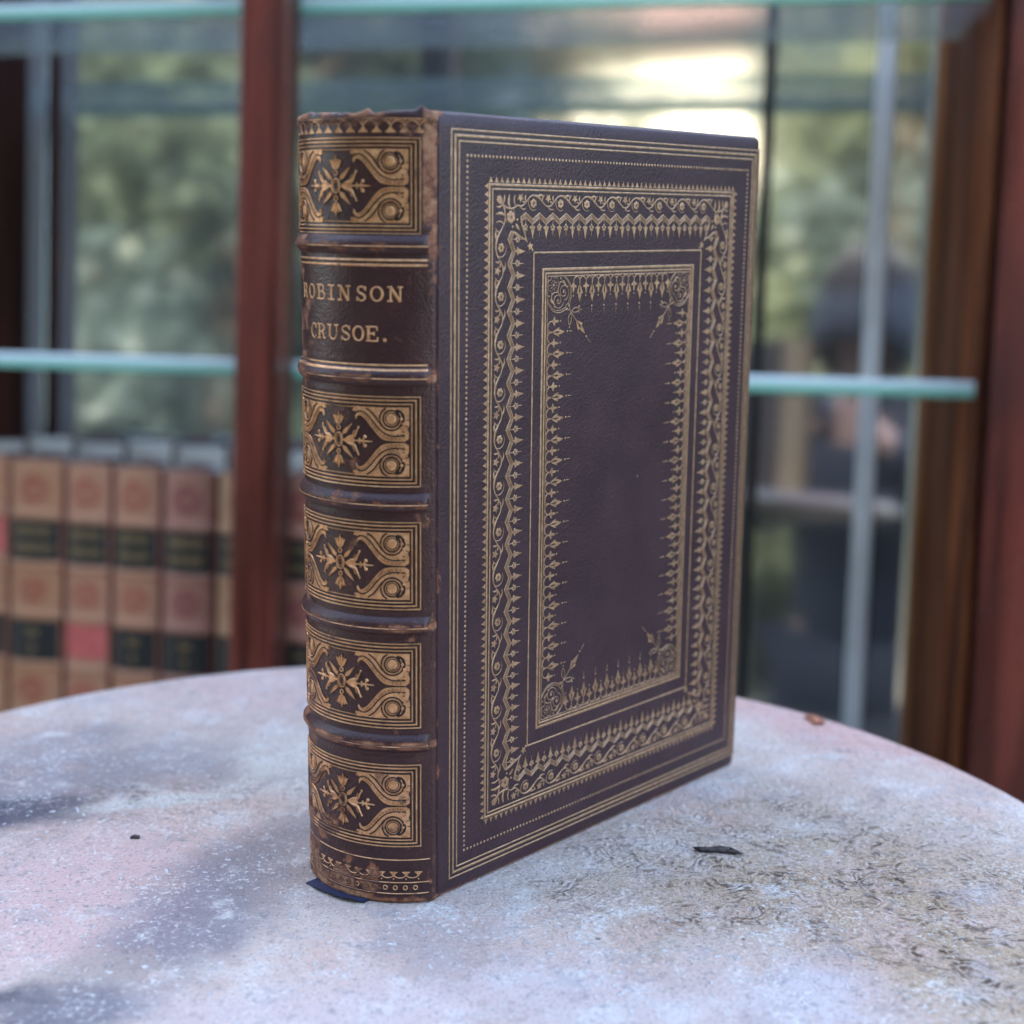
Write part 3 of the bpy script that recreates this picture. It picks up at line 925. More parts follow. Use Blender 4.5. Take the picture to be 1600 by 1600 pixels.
# ------------------------------------------------------------------ round table
m = NT('weathered_painted_table')
c = m.coord()
warp = m.n('ShaderNodeTexNoise', {'Vector': c, 'Scale': 22.0, 'Detail': 5.0, 'Roughness': 0.62})
wv = m.n('ShaderNodeVectorMath', {0: warp.outputs['Color'], 1: (0.5, 0.5, 0.5)}, operation='SUBTRACT').outputs[0]
def blob(cx, cy, rx, ry, rot, k=0.06, soft=0.55):
    v = m.n('ShaderNodeVectorMath', {0: m.n('ShaderNodeVectorMath', {0: wv, 'Scale': k}, operation='SCALE').outputs[0], 1: c}, operation='ADD').outputs[0]
    v = m.mapping(v, (1, 1, 0), (-cx, -cy, 0))
    v = m.n('ShaderNodeVectorRotate', {'Vector': v, 'Angle': -rot}, rotation_type='Z_AXIS').outputs[0]
    v = m.mapping(v, (1 / rx, 1 / ry, 0))
    d = m.n('ShaderNodeVectorMath', {0: v}, operation='LENGTH').outputs['Value']
    return m.ss(d, 1 + soft, 1 - soft)
n_big = m.noise(c, 12, 8, 0.62)
n_mid = m.noise(c, 60, 7, 0.65)
n_fin = m.noise(c, 420, 5, 0.7)
n_gr = m.noise(c, 2200, 3, 0.6)
col = m.mix(m.ss(n_big, 0.38, 0.62), (0.66, 0.545, 0.465), (0.69, 0.49, 0.40))
col = m.mix(m.ss(n_mid, 0.45, 0.7), col, (0.73, 0.645, 0.58))
def lay(col, fac, c2, amt): return m.mix(m.math('MULTIPLY', fac, amt), col, c2)
GREYB = (0.135, 0.14, 0.185); TAN = (0.50, 0.345, 0.20); PINK = (0.70, 0.475, 0.43); LAV = (0.66, 0.61, 0.63); CREAM = (0.74, 0.70, 0.61)
col = lay(col, blob(-0.107, 0.002, 0.045, 0.046, 0.3, 0.05, 0.4), PINK, 0.85)
col = lay(col, blob(0.150, 0.155, 0.075, 0.026, -0.75), (0.68, 0.40, 0.345), 0.85)
col = lay(col, blob(-0.05, 0.20, 0.09, 0.03, 0.2), PINK, 0.6)
col = lay(col, blob(0.075, 0.035, 0.060, 0.012, 0.35, 0.05, 0.6), (0.78, 0.73, 0.68), 0.7)
col = lay(col, blob(-0.018, -0.050, 0.03, 0.012, 0.2, 0.05, 0.6), (0.70, 0.50, 0.42), 0.55)
col = lay(col, blob(-0.140, 0.092, 0.062, 0.040, 0.3, 0.08), GREYB, 0.60)
col = lay(col, blob(-0.146, 0.060, 0.030, 0.013, 0.15, 0.03, 0.35), (0.060, 0.063, 0.095), 0.88)
col = lay(col, blob(-0.066, -0.004, 0.018, 0.050, -0.25, 0.04, 0.5), GREYB, 0.68)
col = lay(col, blob(-0.040, 0.030, 0.022, 0.030, 0.0, 0.05), (0.27, 0.23, 0.22), 0.6)
col = lay(col, blob(-0.0985, -0.063, 0.030, 0.013, 0.05, 0.03, 0.35), (0.050, 0.052, 0.078), 0.92)
col = lay(col, blob(0.0, -0.058, 0.09, 0.02, 0.1), LAV, 0.40)
col = lay(col, blob(0.103, -0.060, 0.02, 0.016, 0.0), LAV, 0.7)
col = lay(col, blob(-0.084, -0.046, 0.022, 0.009, 0.1), (0.45, 0.36, 0.31), 0.6)
col = lay(col, blob(-0.094, 0.0690, 0.026, 0.0045, 0.32, 0.02, 0.6), CREAM, 0.85)
col = lay(col, blob(-0.055, 0.105, 0.022, 0.032, 0.1), CREAM, 0.75)
col = lay(col, blob(0.004, -0.024, 0.018, 0.018, 0.0), (0.40, 0.335, 0.32), 0.55)
tanm = m.math('MAXIMUM', blob(0.120, 0.012, 0.075, 0.046, -0.2, 0.09, 0.7), m.math('MULTIPLY', blob(0.095, 0.052, 0.05, 0.022, 0.4, 0.09, 0.7), 0.75))
tanm = m.math('MAXIMUM', tanm, m.math('MULTIPLY', blob(0.045, 0.018, 0.028, 0.016, 0.5, 0.08, 0.7), 0.8))
tanm = m.math('MAXIMUM', tanm, blob(0.150, -0.028, 0.032, 0.040, 0.0, 0.09, 0.7))
col = lay(col, m.math('MULTIPLY', tanm, m.ss(n_mid, 0.30, 0.58)), TAN, 0.85)
col = lay(col, m.ss(m.noise(m.mapping(c, (1, 1, 1), (2, 3, 0)), 42, 6, 0.7), 0.53, 0.66), (0.40, 0.355, 0.36), 0.5)
col = lay(col, m.ss(m.noise(m.mapping(c, (1, 1, 1), (5, 1, 0)), 55, 6, 0.7), 0.55, 0.68), (0.78, 0.735, 0.68), 0.75)
col = lay(col, m.ss(m.noise(m.mapping(c, (1, 1, 1), (8, 8, 0)), 36, 6, 0.7), 0.54, 0.68), (0.50, 0.36, 0.31), 0.6)
# fingerprint-like wrinkled varnish
def wrinkle(scale, freq, off, det=3.0, dist=0.8):
    cv = m.mapping(c, (1, 1.25, 1), off)
    a = m.n('ShaderNodeTexNoise', {'Vector': cv, 'Scale': scale, 'Detail': det, 'Roughness': 0.46, 'Distortion': dist}).outputs[0]
    return m.math('SINE', m.math('MULTIPLY', a, freq))
w1 = wrinkle(70, 50.0, (0.3, 0.1, 0), 1.2, 0.5); w2 = wrinkle(210, 17.0, (0.0, 0.7, 0.2), 1.0, 0.8); w3 = m.math('MULTIPLY', m.math('SUBTRACT', m.noise(c, 520, 3, 0.6), 0.5), 3.0)
wr = m.math('ADD', m.math('MULTIPLY', w1, 0.52), m.math('ADD', m.math('MULTIPLY', w2, 0.50), m.math('MULTIPLY', w3, 0.60)))
brk = m.math('MULTIPLY', m.ss(m.noise(c, 40, 4, 0.6), 0.38, 0.60), m.ss(m.noise(c, 140, 3, 0.6), 0.36, 0.58))
wzone = m.math('MAXIMUM', tanm, m.math('MULTIPLY', blob(-0.092, 0.072, 0.05, 0.022, 0.32, 0.05, 0.6), 0.6))
wmask = m.math('MULTIPLY', wzone, m.math('ADD', 0.12, m.math('MULTIPLY', brk, 0.95)))
groove = m.math('MULTIPLY', m.ss(wr, 0.05, -0.65), wmask)
col = lay(col, groove, (0.115, 0.062, 0.026), 0.95)
# grime settled in the pores of the tan area
col = lay(col, m.math('MULTIPLY', wzone, m.ss(m.noise(c, 900, 4, 0.7), 0.50, 0.68)), (0.22, 0.145, 0.085), 0.65)
# dark flecks, pits, pale specks
col = lay(col, m.ss(m.noise(c, 240, 6, 0.75), 0.53, 0.66), (0.24, 0.205, 0.205), 0.62)
col = lay(col, m.ss(m.noise(c, 900, 4, 0.75), 0.54, 0.64), (0.17, 0.135, 0.12), 0.65)
col = lay(col, m.ss(m.math('ADD', m.noise(c, 560, 5, 0.75), m.math('MULTIPLY', m.math('SUBTRACT', m.noise(c, 30, 4, 0.6), 0.5), 0.35)), 0.56, 0.65), (0.90, 0.86, 0.80), 0.7)
col = lay(col, m.ss(m.noise(m.mapping(c, (60, 190, 1), (3, 1, 0)), 1.0, 5, 0.65), 0.60, 0.74), (0.42, 0.37, 0.38), 0.5)
col = lay(col, m.ss(m.noise(m.mapping(c, (80, 120, 1), (7, 5, 0)), 1.0, 5, 0.65), 0.58, 0.72), (0.68, 0.50, 0.46), 0.55)
col = lay(col, m.ss(m.noise(c, 170, 4, 0.6), 0.63, 0.72), (0.36, 0.31, 0.29), 0.40)
vd = m.n('ShaderNodeTexVoronoi', {'Vector': m.n('ShaderNodeVectorMath', {0: c, 1: m.n('ShaderNodeVectorMath', {0: wv, 'Scale': 0.03}, operation='SCALE').outputs[0]}, operation='ADD').outputs[0], 'Scale': 330.0})
pick = m.math('GREATER_THAN', m.n('ShaderNodeSeparateColor', {0: vd.outputs['Color']}).outputs[0], 0.72)
spk = m.math('MULTIPLY', m.ss(vd.outputs['Distance'], 0.34, 0.10), pick)
spk = m.math('MULTIPLY', spk, m.math('ADD', 0.25, m.math('MULTIPLY', m.math('SUBTRACT', 1.0, tanm), m.ss(m.noise(c, 25, 3), 0.35, 0.6))), clamp=True)
col = lay(col, spk, (0.84, 0.82, 0.80), 0.9)
vd2 = m.n('ShaderNodeTexVoronoi', {'Vector': c, 'Scale': 95.0})
pick2 = m.math('GREATER_THAN', m.n('ShaderNodeSeparateColor', {0: vd2.outputs['Color']}).outputs[1], 0.86)
spk2 = m.math('MULTIPLY', m.ss(vd2.outputs['Distance'], 0.10, 0.05), pick2)
col = lay(col, spk2, (0.10, 0.07, 0.055), 0.75)
hgt = m.math('ADD', m.math('MULTIPLY', n_fin, 0.50), m.math('MULTIPLY', m.noise(c, 240, 6, 0.75), 0.8))
hgt = m.math('ADD', hgt, m.math('MULTIPLY', m.math('MULTIPLY', wr, wmask), 0.62))
hgt = m.math('ADD', hgt, m.math('MULTIPLY', spk, 0.5))
hgt = m.math('ADD', hgt, m.math('MULTIPLY', n_mid, 1.2))
nrm = m.bump(hgt, 0.0024, 0.9)
rough = m.ss(n_mid, 0.3, 0.7, 0.42, 0.66)
M_TABLE = m.done(m.princ(col, rough, 0.0, nrm, 0.45))
M_IRON = simple('table_iron', (0.20, 0.185, 0.15), 0.6, var=0.4, scale=40, bumpd=0.001)

table = empty('round_table', (-0.017, 0.008, -0.75))
tag(table, 'round weathered table with flaking white and pink paint under the antique book', 'table')
TR = 0.2262
prof = [(0, -0.018), (TR - 0.004, -0.018), (TR, -0.014), (TR + 0.0005, -0.006), (TR - 0.0012, -0.0018), (TR - 0.004, -0.0003), (TR - 0.008, 0.0), (0.12, 0.0), (0, 0.0)]
V, F = [], []
ns = 128
for r, z in prof:
    for i in range(ns):
        a = 2 * pi * i / ns
        rr = r
        if r > 0.2: rr = r + 0.0012 * sin(2 * a + 0.6) + 0.0004 * noise.noise((cos(a) * 9, sin(a) * 9, 0))
        V.append((rr * cos(a), rr * sin(a), z))
for k in range(len(prof) - 1):
    for i in range(ns):
        j = (i + 1) % ns
        F.append((k * ns + i, k * ns + j, (k + 1) * ns + j, (k + 1) * ns + i))
# the mesh sits in world coordinates of the table plane: offset so that texture coordinates are table coordinates
top = mk('tabletop', [(x - 0.017, y + 0.008, z) for x, y, z in V], F, M_TABLE, table, True)
top.location = (0.017, -0.008, 0.75)
bm = bmesh.new()
for z0, z1, r0, r1 in ((0.02, 0.70, 0.024, 0.020), (0.70, 0.728, 0.05, 0.09), (0.0, 0.022, 0.16, 0.15), (0.022, 0.06, 0.05, 0.026)):
    r = bmesh.ops.create_cone(bm, cap_ends=True, segments=32, radius1=r0, radius2=r1, depth=z1 - z0)
    for v in r['verts']: v.co.z += (z0 + z1) / 2
from_bm('pedestal', bm, M_IRON, table)

# scraps lying on the table
def scrap(name, x, y, L, W, Hh, rot, mat, label, cat, seed, group=None):
    bm = bmesh.new()
    bmesh.ops.create_icosphere(bm, subdivisions=3, radius=1.0)
    for v in bm.verts:
        k = 1 + 0.55 * noise.noise(v.co * 2.3 + Vector((seed, 0, 0))) + 0.35 * noise.noise(v.co * 6.1 + Vector((0, seed, 0)))
        v.co = Vector((v.co.x * L / 2 * k, v.co.y * W / 2 * k + 0.25 * W * sin(v.co.x * 3 + seed), max(-0.35, v.co.z) * Hh * k * (1 + 0.8 * noise.noise(v.co * 4 + Vector((seed, seed, 0)))) + 0.5 * Hh * v.co.x * v.co.x))
    o = from_bm(name, bm, mat, None, True)
    o.location = (x, y, Hh * 0.3); o.rotation_euler = (0, 0, rot)
    return tag(o, label, cat, group)
M_CHAR = simple('charred_scrap', (0.030, 0.021, 0.015), 0.45, var=0.6, scale=900)
M_CRUMB = simple('terracotta_crumb', (0.40, 0.16, 0.09), 0.7, var=0.3, scale=500)
scrap('dead_leaf', 0.0862, 0.0352, 0.0135, 0.0034, 0.0010, -0.27, M_CHAR, 'thin curled black scrap of dead leaf on the wrinkled tan varnish right of the book', 'leaf', 1.0)
scrap('soil_crumb', -0.0968, 0.0403, 0.0030, 0.0016, 0.0007, 0.2, M_CHAR, 'small black crumb of soil on the pale table left of the spine', 'crumb', 2.0)
scrap('clay_crumb', 0.1405, 0.1575, 0.0090, 0.0052, 0.0016, -0.8, M_CRUMB, 'reddish clay crumb near the far right edge of the table', 'crumb', 3.0)

# ------------------------------------------------------------------ ground
M_GROUND = simple('mossy_paving', (0.060, 0.062, 0.054), 0.9, var=0.45, scale=3.0, bumpd=0.01)
g = mk('ground', [(-60, -60, -0.75), (60, -60, -0.75), (60, 60, -0.75), (-60, 60, -0.75)], [(0, 1, 2, 3)], M_GROUND)
tag(g, kind='structure')

# ------------------------------------------------------------------ mirror-backed display cabinet, leaning back
def wood(name, dark, lite, rough=0.3, spec=0.35):
    m = NT(name)
    c = m.coord()
    v = m.mapping(c, (34, 34, 2.2))
    f = m.noise(v, 1.0, 6, 0.62, 1.2)
    g = m.noise(m.mapping(c, (260, 260, 5)), 1.0, 3, 0.6)
    big = m.noise(m.mapping(c, (9, 9, 5)), 1.0, 3, 0.5)
    col = m.mix(m.ss(f, 0.36, 0.64), dark, lite)
    col = m.mix(m.math('MULTIPLY', m.ss(g, 0.5, 0.75), 0.5), col, tuple(x * 0.4 for x in dark))
    col = m.mix(m.math('MULTIPLY', m.ss(big, 0.45, 0.7), 0.5), col, tuple(x * 0.6 for x in dark))
    nrm = m.bump(f, 0.0004, 0.3)
    return m.done(m.princ(col, m.ss(big, 0.3, 0.7, rough, rough + 0.2), 0, nrm, spec))
M_MAHOG = wood('mahogany_red', (0.055, 0.011, 0.008), (0.215, 0.045, 0.030), 0.18, 0.5)
M_MAHOGD = wood('mahogany_dark', (0.028, 0.010, 0.008), (0.085, 0.027, 0.017), 0.35)
M_WALNUT = wood('brown_side_wood', (0.075, 0.019, 0.007), (0.33, 0.100, 0.033), 0.5, 0.10)
M_EDGEW = wood('pale_edge_wood', (0.30, 0.115, 0.042), (0.48, 0.21, 0.085), 0.6, 0.15)

m = NT('old_mirror')
c = m.coord()
f = m.noise(c, 7, 6, 0.6)
dust = m.n('ShaderNodeBsdfDiffuse', {'Color': (0.52, 0.54, 0.55, 1)}).outputs[0]
gl = m.n('ShaderNodeBsdfGlossy', {'Color': (0.76, 0.80, 0.78, 1), 'Roughness': 0.055}).outputs[0]
M_MIRROR = m.done(m.n('ShaderNodeMixShader', {0: m.ss(f, 0.2, 0.8, 0.06, 0.13), 1: gl, 2: dust}).outputs[0])
m = NT('bevelled_mirror_edge')
dust = m.n('ShaderNodeBsdfDiffuse', {'Color': (0.42, 0.44, 0.46, 1)}).outputs[0]
gl = m.n('ShaderNodeBsdfGlossy', {'Color': (0.75, 0.8, 0.8, 1), 'Roughness': 0.12}).outputs[0]
M_BEVEL = m.done(m.n('ShaderNodeMixShader', {0: 0.35, 1: gl, 2: dust}).outputs[0])
m = NT('shelf_glass')
fc = m.n('ShaderNodeLayerWeight', {'Blend': 0.5}).outputs['Facing']
fr = m.math('ADD', 0.04, m.math('MULTIPLY', m.math('POWER', fc, 5.0), 0.9))
tr = m.n('ShaderNodeBsdfTransparent', {'Color': (0.955, 0.985, 0.975, 1)}).outputs[0]
gl = m.n('ShaderNodeBsdfGlossy', {'Color': (0.95, 1, 0.98, 1), 'Roughness': 0.02}).outputs[0]
g0 = m.n('ShaderNodeMixShader', {0: fr, 1: tr, 2: gl}).outputs[0]
dd = m.n('ShaderNodeMixShader', {0: 0.4, 1: m.n('ShaderNodeBsdfDiffuse', {'Color': (0.80, 0.86, 0.88, 1)}).outputs[0], 2: m.n('ShaderNodeBsdfTranslucent', {'Color': (0.80, 0.88, 0.88, 1)}).outputs[0]}).outputs[0]
M_GLASS = m.done(m.n('ShaderNodeMixShader', {0: m.ss(m.noise(m.coord(), 9, 5), 0.3, 0.7, 0.05, 0.14), 1: g0, 2: dd}).outputs[0])
m = NT('painted_sheen_glass')  # underside reflection of the upper shelf put in as a pale diffuse film
g0 = m.n('ShaderNodeMixShader', {0: 0.22, 1: m.n('ShaderNodeBsdfTransparent', {'Color': (0.97, 0.99, 0.985, 1)}).outputs[0], 2: m.n('ShaderNodeBsdfGlossy', {'Color': (0.95, 1, 0.98, 1), 'Roughness': 0.06}).outputs[0]}).outputs[0]
dd = m.n('ShaderNodeMixShader', {0: 0.4, 1: m.n('ShaderNodeBsdfDiffuse', {'Color': (0.86, 0.90, 0.92, 1)}).outputs[0], 2: m.n('ShaderNodeBsdfTranslucent', {'Color': (0.86, 0.92, 0.92, 1)}).outputs[0]}).outputs[0]
M_SHEEN = m.done(m.n('ShaderNodeMixShader', {0: m.ss(m.noise(m.coord(), 9, 5), 0.3, 0.7, 0.14, 0.28), 1: g0, 2: dd}).outputs[0])
m = NT('polished_glass_edge')
c = m.coord()
f = m.noise(m.mapping(c, (6, 1, 260)), 1.0, 3, 0.6)
gz = m.n('ShaderNodeSeparateXYZ', {0: m.coord('Generated')}).outputs[2]
col = m.mix(m.ss(m.math('ADD', gz, m.math('MULTIPLY', m.math('SUBTRACT', f, 0.5), 0.5)), 0.45, 0.62), (0.44, 0.88, 0.71), (0.92, 0.98, 0.95))  # pale top highlight and green inner glow painted into the edge colour
tr = m.n('ShaderNodeBsdfTransparent', {'Color': (0.75, 0.93, 0.87, 1)}).outputs[0]
M_GEDGE = m.done(m.n('ShaderNodeMixShader', {0: 0.70, 1: tr, 2: m.princ(col, 0.12, 0.0, None, 0.8)}).outputs[0])
M_UPR = simple('pale_shelf_upright', (0.90, 0.87, 0.80), 0.4, var=0.12, scale=15)
M_UPRD = simple('dark_upright', (0.018, 0.017, 0.018), 0.5, var=0.4, scale=20)

CB = Matrix(((0.97743, 0.21006, 0.02229), (-0.21122, 0.97052, 0.11607), (0.00275, -0.11816, 0.99299)))
cab = empty('display_cabinet', (0.02059, 0.66509, 0.0))
cab.rotation_euler = CB.to_euler()
tag(cab, 'mirror backed mahogany display cabinet with glass shelves behind the table', 'cabinet')
Z0, Z1 = -0.62, 1.55  # top extended out of view so the cabinet's shadow covers the kneeling figure
def cbox(name, lo, hi, mat, bev=0.0, seg=2): return box(name, lo, hi, mat, cab, bev, seg)
# front stiles
cbox('front_stile', (-0.2186, 0.0, Z0), (-0.1838, 0.018, Z1), M_MAHOG, 0.002)
bm = bmesh.new()
box_bm(bm, (-0.2160, 0.0185, Z0), (-0.1842, 0.030, Z1), 0.0015)
box_bm(bm, (-0.2140, 0.0305, Z0), (-0.1875, 0.046, Z1), 0.0015)
from_bm('stile_moulding', bm, M_MAHOGD, cab)
cbox('front_stile', (0.3297, 0.0, Z0), (0.3760, 0.022, Z1), M_MAHOG, 0.002)
bm = bmesh.new()
box_bm(bm, (0.3262, 0.020, Z0), (0.3290, 0.040, Z1), 0.0008)
from_bm('stile_moulding', bm, M_MAHOGD, cab)
bm = bmesh.new()
box_bm(bm, (0.3215, 0.012, Z0), (0.3258, 0.030, Z1), 0.0012)
from_bm('stile_moulding', bm, M_WALNUT, cab)
# side walls: right one splays in toward the mirror
def prism(name, poly, z0, z1, mat):
    n = len(poly)
    V = [(x, y, z0) for x, y in poly] + [(x, y, z1) for x, y in poly]
    F = [tuple(range(n - 1, -1, -1)), tuple(range(n, 2 * n))] + [(i, (i + 1) % n, n + (i + 1) % n, n + i) for i in range(n)]
    bm = bmesh.new()
    vs = [bm.verts.new(v) for v in V]
    for f in F: bm.faces.new([vs[i] for i in f])
    return from_bm(name, bm, mat, cab)
prism('side_panel', [(0.3275, 0.032), (0.3275, 0.052), (0.3150, 0.11), (0.3095, 0.175), (0.3035, 0.24), (0.3035, 0.28), (0.36, 0.28), (0.36, 0.032)], Z0, Z1, M_WALNUT)
prism('mirror_frame', [(0.2965, 0.259), (0.2965, 0.250), (0.3000, 0.2445), (0.3030, 0.2445), (0.3030, 0.259)], Z0, Z1, M_EDGEW)
prism('side_panel', [(-0.700, 0.0), (-0.660, 0.0), (-0.660, 0.28), (-0.700, 0.28)], Z0, Z1, M_MAHOGD)
cbox('shelf_upright', (-0.5410, 0.2560, Z0), (-0.5210, 0.2600, Z1), M_BEVEL, 0.001)
cbox('top_board', (-0.70, 0.0, Z1 + 0.001), (0.364, 0.28, Z1 + 0.03), M_MAHOG, 0.002)
cbox('bottom_board', (-0.70, 0.0, Z0 - 0.05), (0.364, 0.28, Z0 - 0.001), M_MAHOG, 0.002)
cbox('book_shelf', (-0.6595, 0.047, -0.266), (0.3035, 0.257, -0.248), M_MAHOGD, 0.001)
# mirror back with bevelled margins
cbox('mirror_pane', (-0.4890, 0.2580, Z0), (0.1540, 0.2640, Z1), M_MIRROR)
cbox('mirror_pane', (0.1640, 0.2580, Z0), (0.2960, 0.2640, Z1), M_MIRROR)
prism('mirror_bevel', [(-0.5080, 0.2640), (-0.5080, 0.2605), (-0.4892, 0.2578), (-0.4892, 0.2640)], Z0, Z1, M_BEVEL)
prism('mirror_bevel', [(0.2915, 0.2575), (0.2960, 0.2555), (0.2960, 0.2578)], Z0, Z1, M_BEVEL)
cbox('back_board', (-0.6595, 0.2645, Z0), (0.303, 0.279, Z1), M_MAHOGD)
cbox('shelf_upright', (0.1545, 0.2500, Z0), (0.1635, 0.2575, Z1), M_UPRD, 0.001)
cbox('shelf_upright', (0.2475, 0.2510, Z0), (0.2640, 0.2575, Z1), M_UPR, 0.003, 3)
# glass shelves with a thick polished green front edge
def shelf(a0, a1, z, gm):
    t = 0.0062
    o = cbox('glass_shelf', (a0, 0.0565, z - t), (a1, 0.172, z + t), gm)
    bm = bmesh.new()
    pr = [(0.0560, -t), (0.0520, -t * 0.98), (0.0502, -t * 0.6), (0.0500, 0), (0.0502, t * 0.6), (0.0520, t * 0.98), (0.0560, t)]
    vs = [[bm.verts.new((a, y, z + dz)) for y, dz in pr] for a in (a0, a1)]
    for k in range(len(pr) - 1): bm.faces.new((vs[0][k], vs[1][k], vs[1][k + 1], vs[0][k + 1]))
    bm.faces.new((vs[0][-1], vs[1][-1], vs[1][0], vs[0][0]))
    bm.faces.new(vs[0]); bm.faces.new(vs[1][::-1])
    from_bm('polished_edge', bm, M_GEDGE, o)
    bm = bmesh.new(); box_bm(bm, (a0, 0.1724, z - t), (a1, 0.1732, z + t))
    from_bm('rear_edge', bm, M_GLASS, o)
shelf(-0.6560, 0.3262, 0.0810, M_GLASS)
shelf(-0.6560, 0.3195, 0.3600, M_SHEEN)

# ------------------------------------------------------------------ row of old books in the cabinet
def old_leather(name, a, b):
    m = NT(name)
    c = m.coord()
    t = m.attr('tool')
    n = m.noise(c, 170, 5, 0.7)
    col = m.mix(m.ss(m.math('ADD', t, m.math('MULTIPLY', m.math('SUBTRACT', n, 0.5), 2.2)), 0.15, 0.95), a, b)
    col = m.mix(m.math('MULTIPLY', m.ss(m.noise(c, 45, 4), 0.5, 0.7), 0.4), col, (0.48, 0.265, 0.16))
    return m.done(m.princ(col, 0.45, 0.0, m.bump(n, 0.0004, 0.5), 0.5))
M_OLD = [old_leather('tan_gilt_leather', (0.47, 0.215, 0.108), (0.36, 0.090, 0.048)),
         old_leather('rose_gilt_leather', (0.49, 0.225, 0.125), (0.40, 0.105, 0.066)),
         old_leather('purple_gilt_leather', (0.41, 0.180, 0.120), (0.28, 0.066, 0.060)),
         old_leather('olive_gilt_leather', (0.48, 0.245, 0.125), (0.26, 0.110, 0.060))]
M_LABEL = simple('black_label', (0.016, 0.017, 0.018), 0.45, var=0.3, scale=200)
M_PINKL = simple('rubbed_pink_leather', (0.60, 0.12, 0.10), 0.55, var=0.2, scale=120)
M_PURP = simple('purple_cloth', (0.060, 0.022, 0.045), 0.5, var=0.3, scale=120)
M_BOARD = simple('marbled_board', (0.14, 0.045, 0.045), 0.5, var=0.5, scale=90)
M_GREYP = simple('dusty_page_tops', (0.70, 0.69, 0.66), 0.7, var=0.25, scale=140)
M_LGOLD = simple('label_gold', (0.40, 0.27, 0.13), 0.45, 0.5, var=0.2, scale=200)

